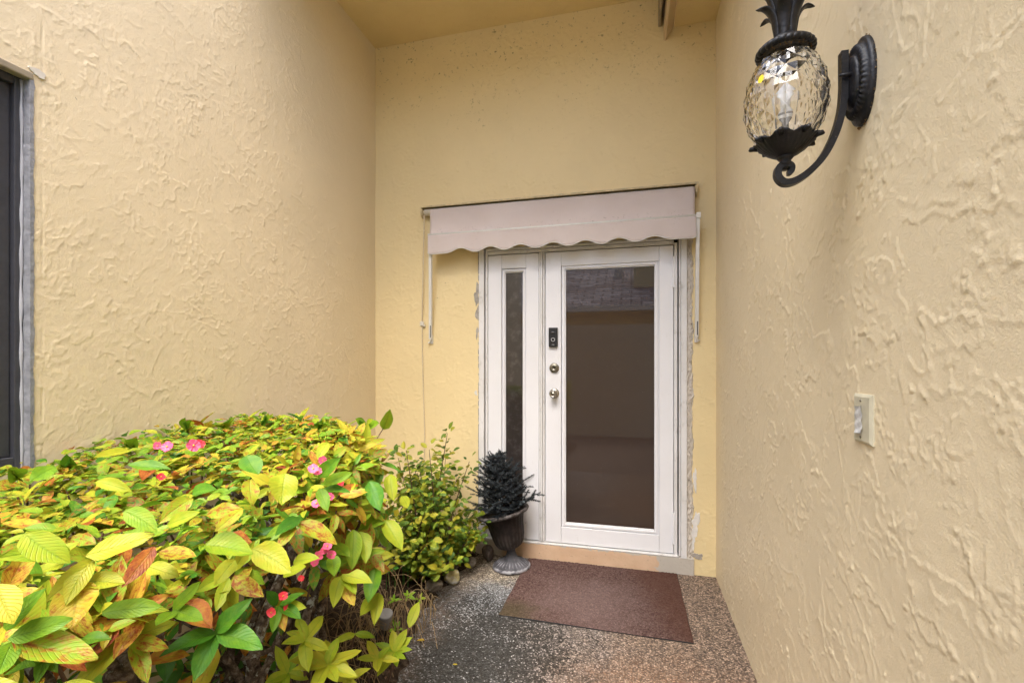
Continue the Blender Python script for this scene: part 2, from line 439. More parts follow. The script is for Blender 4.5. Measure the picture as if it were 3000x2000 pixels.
def lathe_data(profile, seg=48, mod=None):
    vs, fs = [], []
    n = len(profile)
    for j in range(seg):
        a = 2 * pi * j / seg
        for i, (r, z) in enumerate(profile):
            rr, zz = (r, z) if mod is None else mod(i, r, z, a)
            vs.append((rr * cos(a), rr * sin(a), zz))
    for j in range(seg):
        k = (j + 1) % seg
        for i in range(n - 1):
            fs.append((j * n + i, k * n + i, k * n + i + 1, j * n + i + 1))
    return vs, fs
def tube_data(pts, rad, seg=8, cap=True):
    pts = [Vector(p) for p in pts]
    vs, fs = [], []
    n = len(pts)
    rads = rad if isinstance(rad, (list, tuple)) else [rad] * n
    up = Vector((0.31, .17, .93))
    t0 = None
    for i, p in enumerate(pts):
        t = (pts[min(i + 1, n - 1)] - pts[max(i - 1, 0)]).normalized()
        if t0 is None:
            a = t.cross(up); a = a if a.length > .1 else t.cross(Vector((1, 0, 0))); a.normalize()
        else:
            a = (a - t * a.dot(t)).normalized()
        b = t.cross(a); t0 = t
        for k in range(seg):
            an = 2 * pi * k / seg
            vs.append(p + (a * cos(an) + b * sin(an)) * rads[i])
    for i in range(n - 1):
        for k in range(seg):
            k2 = (k + 1) % seg
            fs.append((i * seg + k, i * seg + k2, (i + 1) * seg + k2, (i + 1) * seg + k))
    if cap:
        fs.append(tuple(range(seg))[::-1]); fs.append(tuple((n - 1) * seg + k for k in range(seg)))
    return vs, fs
class Acc:
    def __init__(s): s.v, s.f = [], []
    def add(s, d, mtx=None):
        o = len(s.v); s.v += [(mtx @ Vector(p)) if mtx else p for p in d[0]]; s.f += [tuple(i + o for i in f) for f in d[1]]; return s
    def obj(s, name, mat, parent=None, smooth=True): return mesh_obj(name, s.v, s.f, mat, parent, smooth)
def spline(pts, n):
    """Catmull-Rom through pts"""
    P = [Vector(p) for p in pts]; P = [P[0] * 2 - P[1]] + P + [P[-1] * 2 - P[-2]]
    out = []
    segs = len(P) - 3
    for i in range(n + 1):
        t = i / n * segs; k = min(int(t), segs - 1); t -= k
        a, b, c, d = P[k:k + 4]
        out.append(.5 * ((2 * b) + (-a + c) * t + (2 * a - 5 * b + 4 * c - d) * t * t + (-a + 3 * b - 3 * c + d) * t ** 3))
    return out

# ------------------------------------------------------------------ ground
YB, XL, XR, ZC = 3.25, -1.918, 0.528, 3.805
rng = random.Random(7)
nrng = np.random.default_rng(11)

def path_edge(y):                     # left rim of the paved path
    pts = [(-6, -.92), (1.3, -.92), (1.85, -.98), (2.3, -1.12), (2.65, -1.13), (2.9, -1.09), (3.25, -1.06)]
    for (a, b), (c, d) in zip(pts, pts[1:]):
        if a <= y <= c:
            f = (y - a) / (c - a); return b + (d - b) * f + .018 * sin(y * 23) + .012 * sin(y * 51 + 1)
    return pts[-1][1]
gs = mesh_obj('ground', [(-40, -40, -.06), (40, -40, -.06), (40, 40, -.06), (-40, 40, -.06)], [(0, 1, 2, 3)], M['soil'])
gs['kind'] = 'structure'
ys = np.linspace(.6, 3.25, 120)
vs, fs = [], []
for y in ys:
    e = path_edge(float(y))
    vs += [(e - .012, y, -.06), (e, y, -.006), (e + .012, y, 0), (XR, y, 0)]
for i in range(len(ys) - 1):
    for k in range(3): fs.append((4 * i + k, 4 * i + k + 1, 4 * i + 5 + k, 4 * i + 4 + k))
o = mesh_obj('path', vs, fs, M['slab']); o['kind'] = 'structure'
o = mesh_obj('court_floor', [(-8, -2.6, -.03), (4, -2.6, -.03), (4, .60, -.012), (-1.3, .60, -.012)], [(0, 1, 2, 3)], simple('dark_brown_paving', (.085, .062, .05), .8, var=.3, scale=12)); o['kind'] = 'structure'
# planting bed, a lumpy sheet of soil spilling on to the path
nx, ny = 70, 190
vs, fs = [], []
for j in range(ny + 1):
    y = -1.5 + (3.25 + 1.5) * j / ny
    e = path_edge(y)
    for i in range(nx + 1):
        f = i / nx
        x = XL + (e + .02 - XL) * f
        z = .012 + .022 * sin(x * 9 + y * 5) * sin(y * 7 - x * 3) + .016 * (rng.random() - .5) + .03 * (1 - f)
        if f > .9: z = z * (1 - (f - .9) / .1) + (-.012) * ((f - .9) / .1)
        vs.append((x, y, z))
for j in range(ny):
    for i in range(nx):
        a = j * (nx + 1) + i; fs.append((a, a + 1, a + nx + 2, a + nx + 1))
o = mesh_obj('planting_bed', vs, fs, M['soil'], smooth=True); o['kind'] = 'structure'

# ------------------------------------------------------------------ the house round the entry
house = empty('house', (-.7, YB, 0), 'ochre stucco house with a recessed entry, white glazed door and dark window', 'house')
DX0, DX1, DZ1 = -1.077, .352, 2.208           # door unit opening
def gn(shape, lam_u, lam_v, g):
    """smooth noise of unit spread, wavelengths in cells"""
    F_ = np.fft.rfft2(g.standard_normal(shape))
    fu = np.fft.fftfreq(shape[0])[:, None]; fv = np.fft.rfftfreq(shape[1])[None, :]
    F_ *= np.exp(-((fu * lam_u) ** 2 + (fv * lam_v) ** 2) * 1.1)
    r = np.fft.irfft2(F_, s=shape); return (r - r.mean()) / r.std()
def sstep(x, a, b): t = np.clip((x - a) / (b - a), 0, 1); return t * t * (3 - 2 * t)
def trowel(nu, nv, du, dv, seed, amount=1.0, patch=.22):
    """height of skip-trowelled stucco in metres: thin skins with one sharp edge, ridges, scratches, crumbs"""
    g = np.random.default_rng(seed); sh = (nu, nv)
    L = lambda m: (m / du, m / dv)
    H = np.zeros(sh)
    for lam, cover, hgt, lip in ((patch, -.15, .0015, .0013), (patch * .6, .30, .0012, .0012), (patch * .34, 1.1, .0008, .0010)):
        A = gn(sh, *L(lam), g) + .34 * gn(sh, *L(lam * .28), g) + .085 * gn(sh, *L(.026), g) + .045 * gn(sh, *L(.011), g)
        k_ = lam / .22
        for lev in (-.6, .45):
            mk = sstep(gn(sh, *L(lam * .62), g) + .20 * gn(sh, *L(lam * .16), g), cover, cover + .35)
            rough_ = np.clip(.65 + .5 * gn(sh, *L(.06), g), .1, 1.6)
            f = (A - lev) / 1.0
            up = sstep(f, 0, .035 * k_)
            H += mk * up * (hgt * np.exp(-np.clip(f, 0, None) / .55) + lip * rough_ * np.exp(-np.clip(f - .04 * k_, 0, None) / (.052 * k_)))
    # crumbs
    mk = sstep(gn(sh, *L(.16), g) + .5 * gn(sh, *L(.05), g), 1.0, 1.55)
    H += .0013 * mk * sstep(gn(sh, *L(.016), g), .35, 1.2)
    # drawn ridges and scratches
    n = int(nu * du * nv * dv * 40 * amount)
    for k in range(n):
        u, v = g.uniform(0, nu * du), g.uniform(0, nv * dv); a = g.uniform(0, 2 * pi); bend = g.normal(0, 5); ln = g.exponential(.11) + .02
        kind = g.random(); amp = g.uniform(.0007, .0026) if kind < .62 else -g.uniform(.0012, .0030)
        if kind > .62: bend *= .15
        m = max(6, int(ln / (min(du, dv) * .7))); st = ln / m
        w = g.uniform(.0016, .0029)
        jit = np.cumsum(g.normal(0, .16, m))
        for i in range(m):
            a2 = a + bend * st * i + .13 * jit[i]
            u += cos(a2) * st; v += sin(a2) * st
            iu, iv = int(u / du), int(v / dv)
            if iu < 3 or iv < 3 or iu > nu - 4 or iv > nv - 4: break
            e = amp * sin(pi * (i + .5) / m) ** .5 * (.7 + .3 * sin(i * .9 + k))
            for p in range(-2, 3):
                for q in range(-2, 3):
                    d2 = ((iu + p + .5) * du - u) ** 2 + ((iv + q + .5) * dv - v) ** 2
                    x = e * math.exp(-d2 / (w * w))
                    if e > 0:
                        if x > .00005: H[iu + p, iv + q] = max(H[iu + p, iv + q], x + H[iu + p, iv + q] * .4)
                    else: H[iu + p, iv + q] += x * .35
    H += .0008 * gn(sh, *L(.5), g) + .00010 * gn(sh, *L(.03), g)
    return H
def wall(name, blocks, mat, u0, u1, v0, v1, du, dv, to3, seed, amp, hole=None, patch=.22, amount=1.0, flip=False, groove=None):
    bm = bmesh.new()
    for d in blocks: add_box(bm, *d)
    me0 = bpy.data.meshes.new('tmp'); bm.to_mesh(me0); bm.free()
    v_ = np.array([p.co[:] for p in me0.vertices]); f_ = [list(p.vertices) for p in me0.polygons]; bpy.data.meshes.remove(me0)
    nu, nv = int((u1 - u0) / du) + 1, int((v1 - v0) / dv) + 1
    H = trowel(nu, nv, (u1 - u0) / (nu - 1), (v1 - v0) / (nv - 1), seed, amount, patch) * amp
    if groove: gi = int((groove - u0) / (u1 - u0) * (nu - 1)); H[gi, :] -= .0016 * np.clip(.6 + .6 * gn((nv, 8), 30, 4, np.random.default_rng(3))[:, 0], 0, 1.4)
    U, V = np.meshgrid(np.linspace(u0, u1, nu), np.linspace(v0, v1, nv), indexing='ij')
    co = to3(U, V, np.clip(H, -.003, .012)).reshape(-1, 3)
    I = np.arange(nu * nv).reshape(nu, nv)
    Q = np.stack([I[:-1, :-1], I[1:, :-1], I[1:, 1:], I[:-1, 1:]], -1).reshape(-1, 4)
    if hole is not None:
        uc = (U[:-1, :-1] + U[1:, 1:]) / 2; vc = (V[:-1, :-1] + V[1:, 1:]) / 2
        Q = Q[~hole(uc, vc).ravel()]
    if flip: Q = Q[:, ::-1]
    n0 = len(v_)
    allv = np.concatenate([v_, co]); allf = np.concatenate([np.array(f_), Q + n0])
    me = bpy.data.meshes.new(name); m = len(allf)
    me.vertices.add(len(allv)); me.vertices.foreach_set('co', allv.astype(np.float32).ravel())
    me.loops.add(m * 4); me.loops.foreach_set('vertex_index', allf.astype(np.int32).ravel())
    me.polygons.add(m); me.polygons.foreach_set('loop_start', np.arange(0, m * 4, 4, dtype=np.int32))
    me.update(calc_edges=True)
    sm = np.ones(m, bool); sm[:len(f_)] = False; me.polygons.foreach_set('use_smooth', sm)
    me.materials.append(mat)
    o = bpy.data.objects.new(name, me); COL.objects.link(o); attach(o, house); return o
BK = .006
WY0, WY1, WZ0, WZ1 = -.45, 1.107, 1.035, 2.320
yb = YB + BK
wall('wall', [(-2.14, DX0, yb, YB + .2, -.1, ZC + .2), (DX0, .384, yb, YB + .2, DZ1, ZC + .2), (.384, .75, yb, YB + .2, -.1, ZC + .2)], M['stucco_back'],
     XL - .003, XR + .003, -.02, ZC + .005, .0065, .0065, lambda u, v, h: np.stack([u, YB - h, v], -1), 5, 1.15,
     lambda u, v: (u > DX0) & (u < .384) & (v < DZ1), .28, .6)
xb = XL - BK
wall('wall', [(-2.14, xb, WY1, YB + BK, -.1, ZC + .2), (-2.14, XL, -1.6, WY0, -.1, ZC + .2), (-2.14, xb, WY0, WY1, -.1, WZ0), (-2.14, xb, WY0, WY1, WZ1, ZC + .2)], M['stucco'],
     .90, YB + .003, .55, ZC + .005, .0038, .0045, lambda u, v, h: np.stack([XL + h, u, v], -1), 6, .66,
     lambda u, v: (u < WY1) & (v > WZ0) & (v < WZ1), .21, 1.0, False, 1.137)
wall('wall', [(XR + BK, .75, -1.2, YB + BK, -.1, ZC + .2)], M['stucco'],
     .68, YB + .003, -.02, 3.60, .0038, .0044, lambda u, v, h: np.stack([XR - h, u, v], -1), 9, 1.05, None, .27, 1.0, True)
CY0 = 1.75                                     # where the porch ceiling ends
boxes('ceiling', [(XL, .20, CY0, YB, ZC, ZC + .15)], M['soffit'], house, bev=0)
boxes('soffit', [(.272, XR, -1.2, YB, 3.585, 3.62)], M['soffit'], house, bev=0)
fp = [(.206, 3.508), (.220, 3.506), (.268, 3.584), (.271, ZC - .02), (.206, ZC - .02)]
mesh_obj('fascia', [(x, y, z) for y in (-1.2, YB) for x, z in fp], [(0, 1, 2, 3, 4), (9, 8, 7, 6, 5)] + [(i, 5 + i, 5 + (i + 1) % 5, (i + 1) % 5) for i in range(5)], M['fascia'], house)
boxes('drip_edge', [(.172, .186, -1.2, YB - .004, 3.60, ZC + .01), (.186, .206, -1.2, YB - .004, 3.66, ZC + .01)], M['dripedge'], house, bev=0)

# window in the left wall
win = boxes('window', [(-2.02, -1.945, WY1 - .030, WY1 - .001, WZ0, WZ1), (-2.02, -1.945, WY0, WY0 + .03, WZ0, WZ1), (-2.02, -1.945, WY0 + .03, WY1 - .03, WZ1 - .032, WZ1 - .001), (-2.02, -1.945, WY0 + .03, WY1 - .03, WZ0, WZ0 + .04)], M['winframe'], house, bev=.003)
boxes('sash', [(-2.01, -1.962, WY1 - .066, WY1 - .031, WZ0 + .041, WZ1 - .033), (-2.01, -1.962, WY0 + .031, WY0 + .066, WZ0 + .041, WZ1 - .033), (-2.01, -1.962, WY0 + .066, WY1 - .066, WZ1 - .075, WZ1 - .033), (-2.01, -1.962, WY0 + .066, WY1 - .066, WZ0 + .041, WZ0 + .085)], M['winframe'], win, bev=.003)
boxes('pane', [(-1.995, -1.988, WY0 + .066, WY1 - .066, WZ0 + .085, WZ1 - .075)], M['pane_win'], win, bev=0)
# grey cement reveal with a wavering bead of caulk
vs, fs = [], []
n = 90
for i in range(n + 1):
    z = WZ0 + (WZ1 - WZ0) * i / n
    w = .0008 * sin(z * 31) + .001 * sin(z * 77 + 1) + .0025 * rng.random() ** 3
    vs += [(XL + .0035, WY1 + .004 + w, z), (XL + .004, WY1 - .006, z), (-1.944, WY1 - .007 - .002 * rng.random(), z)]
for i in range(n):
    for k in range(2): fs.append((3 * i + k, 3 * i + k + 1, 3 * i + 4 + k, 3 * i + 3 + k))
mesh_obj('reveal', vs, fs, M['reveal'], win, smooth=False)
cz = [WZ0 + (WZ1 - WZ0 - .01) * i / 60 for i in range(61)]
mesh_obj('caulk', *tube_data([(-1.944, WY1 - .012 + .0012 * sin(z * 7) + .0006 * sin(z * 53), z) for z in cz], [.0045 + .0015 * sin(z * 41) for z in cz], 6), simple('pale_caulk', (.40, .41, .45), .5), win, smooth=True)
boxes('window_head', [(-1.944, XL + .006, WY0 - .02, WY1 + .003, WZ1 - .008, WZ1 + .016)], M['dripedge'], win, bev=.004)
def blob(name, cx, cz_, rx, rz, mat, parent, y=None, x=None, seed=0, thick=.003, n=26, rough=.3):
    """irregular thin patch of filler on the back wall (y) or the left wall (x)"""
    r_ = random.Random(seed)
    ph = [r_.random() * 6.3 for _ in range(5)]
    ring = []
    for i in range(n):
        a = 2 * pi * i / n
        k = 1 + rough * (.5 * sin(2 * a + ph[0]) + .4 * sin(3 * a + ph[1]) + .3 * sin(5 * a + ph[2]) + .25 * sin(9 * a + ph[3]))
        ring.append((rx * k * cos(a), rz * k * sin(a)))
    vs, fs = [], []
    for s_, off in ((1.0, 0.0), (.93, thick)):
        for (p, q) in ring:
            if y is not None: vs.append((cx + p * s_, y - off, cz_ + q * s_))
            else: vs.append((x + off, cx + p * s_, cz_ + q * s_))
    for i in range(n): fs.append((i, (i + 1) % n, n + (i + 1) % n, n + i))
    fs.append(tuple(range(n, 2 * n)))
    return mesh_obj(name, vs, fs, mat, parent)
for i, (a, b, c, d) in enumerate([(.016, .026, .022, .014)]):
    blob('filler_patch', WY1 + a, WZ1 + b, c, d, simple('smeared_caulk', (.66, .62, .55), .7, var=.1, scale=40), house, x=XL, seed=40 + i, thick=.0045, rough=.28)

# ------------------------------------------------------------------ door unit
YF = YB - .010                                 # face of the casing
boxes('door_gap_shade', [(DX0 + .002, .383, YB + .075, YB + .12, .11, DZ1 - .002)], M['gapshade'], house, bev=0)  # dark sheet added behind the leaves so their seams look shaded
boxes('door_frame', [(DX0 + .002, -1.036, YF, YB + .07, .118, DZ1 - .003), (-1.028, -1.011, YF + .010, YB + .07, .118, DZ1 - .003),
                     (-.632, -.619, YF + .008, YB + .07, .124, 2.158), (-.6175, -.6055, YF - .002, YB + .07, .118, 2.160), (-.604, -.591, YF + .008, YB + .07, .124, 2.158),
                     (.2705, .292, YF + .006, YB + .07, .118, 2.168), (.301, .311, YF - .002, YB + .07, .118, DZ1 - .003), (.3125, .350, YF - .006, YB + .07, .105, DZ1 - .003),
                     (-1.010, .2700, YF + .002, YB + .07, 2.186, DZ1 - .003), (-1.010, .2700, YF + .010, YB + .07, 2.160, 2.183),
                     (-1.034, .300, YF - .004, YB + .07, .108, .1185)], M['frame'], house, bev=.003)
SY = YB + .006                                 # face of the door leaves
door = boxes('door', [(-.5875, -.4765, SY, SY + .045, .124, 2.154), (.1785, .2675, SY, SY + .045, .124, 2.154), (-.4755, .1775, SY + .0005, SY + .045, 2.056, 2.154), (-.4755, .1775, SY + .0005, SY + .045, .124, .236)], M['white'], house, bev=.0025)
def bead(parent, x0, x1, z0, z1, w, y):
    for d in ((x0 - w, x0, z0 - w, z1 + w), (x1, x1 + w, z0 - w, z1 + w)):
        boxes('glazing_bead', [(d[0] + .001, d[1], y + .010, y + .035, d[2], d[3]), (d[0] + .0015 + (w * .25), d[1] - w * .25, y + .003, y + .0099, d[2] + w * .25, d[3] - w * .25)], M['white'], parent, bev=.0022)
    for d in ((z0 - w, z0), (z1, z1 + w)):
        boxes('glazing_bead', [(x0 + .0005, x1 - .0005, y + .0105, y + .035, d[0] + .001, d[1]), (x0 - w * .3, x1 + w * .3, y + .0032, y + .0102, d[0] + w * .28, d[1] - w * .28)], M['white'], parent, bev=.0022)
bead(door, -.444, .147, .266, 2.026, .031, SY)
boxes('pane', [(-.4435, .1465, SY + .022, SY + .028, .2665, 2.0255)], M['pane'], door, bev=0)
side = boxes('sidelight', [(-1.0085, -.9085, SY, SY + .045, .128, 2.154), (-.7265, -.6345, SY, SY + .045, .128, 2.154), (-.9075, -.7275, SY + .0005, SY + .045, 2.056, 2.154), (-.9075, -.7275, SY + .0005, SY + .045, .128, .238)], M['white'], house, bev=.0025)
bead(side, -.880, -.755, .268, 2.026, .027, SY)
boxes('pane', [(-.8795, -.7555, SY + .022, SY + .028, .2685, 2.0255)], M['pane2'], side, bev=0)
# deadbolt and knob: turned profiles pointing out of the door (towards -Y)
RYm = Matrix.Rotation(pi / 2, 4, 'X')          # local +Z -> world -Y
def turned(name, prof, loc, mat, parent, seg=40):
    v, f = lathe_data(prof, seg)
    return mesh_obj(name, [RYm @ Vector(p) + Vector(loc) for p in v], f, mat, parent, smooth=True)
db = turned('deadbolt', [(.034, 0), (.034, .006), (.032, .010), (.026, .014), (.0225, .014), (.0225, .020), (.020, .022), (.012, .022), (.0115, .019), (0, .019)], (-.524, SY, 1.343), M['nickel_dark'], door)
turned('keyhole', [(.0045, 0), (.0045, .0018), (0, .0018)], (-.524, SY - .0192, 1.343), M['black_plastic'], db, 14)
kb = turned('knob', [(.035, 0), (.035, .004), (.031, .009), (.022, .012), (.0135, .016), (.0125, .028), (.016, .034), (.0235, .040), (.0275, .048), (.0275, .055), (.024, .061), (.0195, .064), (.0185, .060), (.0105, .0605), (.010, .064), (0, .064)], (-.524, SY, 1.166), M['nickel'], door)
turned('keyhole', [(.004, 0), (.004, .0015), (0, .0015)], (-.524, SY - .0642, 1.166), M['black_plastic'], kb, 14)
for z0, z1 in ((1.876, 2.078), (.190, .392)):
    v, f = tube_data([(.2685, SY - .006, z0 + (z1 - z0) * k) for k in (0, .495, .4951, .505, .5051, 1)], [.0085, .0085, .006, .006, .0085, .0085], 14)
    mesh_obj('hinge', v, f, M['white'], door, smooth=False)
# peeled strip of plaster at the right of the frame
def ragged(name, x0, x1, z0, z1, y, mat, amp, nx_=7, nz=150, seed=1, wv=1.0):
    r_ = random.Random(seed); vs, fs = [], []
    for j in range(nz + 1):
        z = z0 + (z1 - z0) * j / nz
        wob = wv * (.004 * sin(z * 17) + .003 * sin(z * 43 + 2) + .002 * sin(z * 131) + .004 * (r_.random() - .5))
        for i in range(nx_ + 1):
            f = i / nx_
            x = x0 + (x1 + wob - x0) * f
            vs.append((x, y - amp * r_.random() * (0.2 if i in (nx_,) else 1), z))
    for j in range(nz):
        for i in range(nx_):
            a = j * (nx_ + 1) + i; fs.append((a, a + 1, a + nx_ + 2, a + nx_ + 1))
    return mesh_obj(name, vs, fs, mat, house)
ragged('broken_plaster', .3505, .387, .09, DZ1, YB + .001, M['plaster'], .012)
ragged('broken_plaster', DX0 - .006, DX0 + .003, .10, DZ1, YB + .001, M['patch'], .004, 3, 150, 5, .3)
for i, (cx, zz, rx, rz, mt) in enumerate([(-1.092, 1.875, .020, .075, 'patch'), (-1.088, 1.74, .012, .06, 'patch'), (-1.09, 1.60, .010, .04, 'patch'), (.405, .33, .022, .075, 'whitepatch'), (.40, .62, .014, .06, 'whitepatch'),
                                          (.415, .125, .030, .022, 'patch'), (.39, .23, .012, .06, 'whitepatch'), (-1.10, 1.16, .012, .015, 'whitepatch')]):
    blob('filler_patch', cx, zz, rx, rz, M[mt], house, y=YB, seed=20 + i, thick=.003 + .0004 * i, rough=.5)
step = boxes('door_step', [(DX0 - .02, .395, YB - .012, YB + .13, -.05, .108)], M['step'], house, bev=.006)

# ------------------------------------------------------------------ awning over the door
aw = empty('awning', (-.5, YB, 2.35), 'rolled pale pink canvas awning with scalloped valance above the white door', 'awning')
boxes('hood', [(-1.517, .416, YB - .062, YB - .001, 2.528, 2.534), (-1.517, .416, YB - .062, YB - .057, 2.522, 2.528)], M['creamdirty'], aw, bev=.001)
mesh_obj('roller', *tube_data([(-1.485, YB - .034, 2.492), (.385, YB - .034, 2.492)], .024, 20), M['cream'], aw, smooth=True)
boxes('roller_gap_shade', [(-1.44, .39, YB - .012, YB - .002, 2.44, 2.526)], M['gapshade'], aw, bev=0)  # dark strip added for the shade between roller and wall
for x in (-1.512, .402):
    bm = bmesh.new()
    prof = [(YB - .001, 2.528), (YB - .062, 2.528), (YB - .058, 2.47), (YB - .035, 2.452), (YB - .001, 2.456)]
    a = [bm.verts.new((x, p, q)) for p, q in prof]; b = [bm.verts.new((x + .008, p, q)) for p, q in prof]
    bm.faces.new(a); bm.faces.new(b[::-1])
    for i in range(5): bm.faces.new((a[i], b[i], b[(i + 1) % 5], a[(i + 1) % 5]))
    br = bm_obj('bracket', bm, M['creamdirty'], aw)
    e = x + (.0085 if x < 0 else -.0005)
    s_ = 1 if x < 0 else -1
    mesh_obj('pulley', *tube_data([(e, YB - .034, 2.492), (e + s_ * .006, YB - .034, 2.492), (e + s_ * .0061, YB - .034, 2.492), (e + s_ * .014, YB - .034, 2.492)], [.030, .030, .018, .018], 20), M['creamdirty'], br, smooth=False)
YV = 3.135                                     # front bar stands this far out
bl_, br_ = -1.423, .392
def sheet(name, fn, nu, nv, mat, parent, thick=.0015):
    vs, fs = [], []
    for j in range(nv + 1):
        for i in range(nu + 1): vs.append(fn(i / nu, j / nv))
    for j in range(nv):
        for i in range(nu):
            a = j * (nu + 1) + i; fs.append((a, a + 1, a + nu + 2, a + nu + 1))
    o = mesh_obj(name, vs, fs, mat, parent, smooth=True)
    md = o.modifiers.new('thick', 'SOLIDIFY'); md.thickness = thick; md.offset = 0
    return o
def f_canvas(u, v):
    x = (-1.437 + (.392 + 1.437) * u) * (1 - v) + (bl_ + .006 + (br_ - bl_ - .012) * u) * v
    y = (YB - .060) * (1 - v) + (YV + .004) * v
    z = 2.505 * (1 - v) + 2.306 * v
    sag = .010 * sin(pi * v) * (1 + .5 * sin(u * 9 + 1) + .35 * sin(u * 23 + v * 3) + .2 * sin(u * 51 - v * 5))
    return (x, y + sag * .6, z - sag)
sheet('canvas', f_canvas, 90, 12, M['fabric'], aw)
mesh_obj('front_bar', *tube_data([(bl_ - .002, YV, 2.302), (br_ + .016, YV, 2.302)], .0095, 14), M['armwhite'], aw, smooth=True)
def scallop(u):
    s0, P = .078, .1205
    k = (u - s0) / P
    if k < 0 or k > 7: return 0
    return .030 * (1 - cos(2 * pi * k)) / 2
def f_val(u, v):
    x = bl_ + (br_ - bl_) * u
    zb = 2.160 + scallop(u)
    e = min(u, 1 - u)
    if e < .012: zb += .014 * (1 - math.sqrt(max(0, 1 - (1 - e / .012) ** 2)))
    z = 2.297 * (1 - v) + zb * v
    return (x, YV - .009 - .006 * v + .005 * v * sin(u * 31 + .6) + .003 * v * sin(u * 67), z)
val = sheet('valance', f_val, 260, 8, M['fabric'], aw)
hem = [Vector(f_val(i / 260, 1.0)) + Vector((0, -.001, 0)) for i in range(261)]
mesh_obj('piping', *tube_data(hem, .0027, 6), M['armwhite'], val, smooth=True)
for x, zb, xt in ((-1.447, 1.556, -1.408), (.408, 1.548, .404)):
    d = Vector((xt - x, YV + .004 - (YB - .022), 2.296 - zb)); n_ = d.normalized()
    bm = bmesh.new(); add_box(bm, -.0115, .0115, -.009, .009, 0, d.length, bev=.002)
    add_box(bm, -.0105, .0105, -.012, -.0092, .0, d.length, bev=.001)
    q = Vector((0, 0, 1)).rotation_difference(n_).to_matrix().to_4x4()
    bmesh.ops.transform(bm, matrix=Matrix.Translation((x, YB - .022, zb)) @ q, verts=bm.verts)
    arm = bm_obj('arm', bm, M['armwhite'], aw)
    bm = bmesh.new(); add_box(bm, -.003, .003, -.0128, -.0121, .012, .10)
    bmesh.ops.transform(bm, matrix=Matrix.Translation((x + .003, YB - .022, zb)) @ q, verts=bm.verts)
    bm_obj('slot', bm, M['gapshade'], arm)
    hk = spline([(x + .003, YB - .030, zb + .03), (x + .002, YB - .03, zb - .005), (x - .004, YB - .026, zb - .022), (x - .018, YB - .018, zb - .030), (x - .022, YB - .010, zb - .024)] if x < 0 else
                [(x - .003, YB - .030, zb + .03), (x - .001, YB - .03, zb - .005), (x + .002, YB - .026, zb - .020), (x + .014, YB - .018, zb - .026), (x + .018, YB - .010, zb - .022)], 14)
    mesh_obj('hook', *tube_data(hk, .0042, 8), M['armwhite'], arm, smooth=True)
    boxes('wall_mount', [(x - .012, x + .012, YB - .014, YB - .0005, zb - .035, zb + .03)], M['armwhite'], aw, bev=.002)
boxes('end_cap', [(br_ + .001, br_ + .028, YV - .014, YV + .014, 2.284, 2.320)], M['armwhite'], aw, bev=.002)
# pull cord with its cleat
cord = [(-1.488, YB - .045, 2.47), (-1.497, YB - .04, 2.2), (-1.510, YB - .025, 1.9), (-1.521, YB - .012, 1.68)]
cd = mesh_obj('pull_cord', *tube_data(spline(cord, 30), .0045, 8), M['cord'], aw, smooth=True)
low = [(-1.521, YB - .012, 1.66), (-1.518, YB - .008, 1.35), (-1.509, YB - .007, 1.05), (-1.503, YB - .006, .85), (-1.507, YB - .006, .62), (-1.5, YB - .006, .35)]
mesh_obj('cord_tail', *tube_data(spline(low, 40), .0038, 8), M['cord'], cd, smooth=True)
bm = bmesh.new(); add_box(bm, -1.535, -1.507, YB - .022, YB - .0005, 1.655, 1.690, bev=.004); add_box(bm, -1.512, -1.496, YB - .020, YB - .006, 1.648, 1.664, bev=.003)
bm_obj('cleat', bm, M['cream'], aw)

# ------------------------------------------------------------------ doorbell on the door
bell = empty('doorbell', (-.530, SY, 1.488), 'black video doorbell fixed to the white door above the deadbolt', 'doorbell')
bd = boxes('body', [(-.561, -.499, SY - .022, SY - .0005, 1.490, 1.626)], M['black_plastic'], bell, bev=.0045)
boxes('camera_window', [(-.552, -.508, SY - .0232, SY - .0222, 1.578, 1.616)], M['black_plastic'], bell, bev=.0005)
v, f = lathe_data([(.013, 0), (.012, .003), (.008, .006), (0, .0072)], 24)
mesh_obj('lens', [RYm @ Vector((p[0], p[1] * .55, p[2])) + Vector((-.530, SY - .0233, 1.592)) for p in v], f, M['lens'], bell, smooth=True)
v, f = lathe_data([(.0135, 0), (.0135, .0015), (.0105, .0015), (.0105, 0)], 32)
mesh_obj('button_ring', [RYm @ Vector(p) + Vector((-.530, SY - .0222, 1.541)) for p in v], f, M['silver'], bell, smooth=False)
cu = bpy.data.curves.new('lettering', 'FONT'); cu.body = 'ring'; cu.size = .012; cu.align_x = 'CENTER'; cu.extrude = .0003
to = bpy.data.objects.new('lettering_source', cu); COL.objects.link(to)
me = bpy.data.meshes.new_from_object(to); bpy.data.objects.remove(to)
me.materials.append(M['silver'])
lo = bpy.data.objects.new('lettering', me); COL.objects.link(lo); lo.rotation_euler = (pi / 2, 0, 0); lo.location = (-.530, SY - .0226, 1.503); attach(lo, bell)

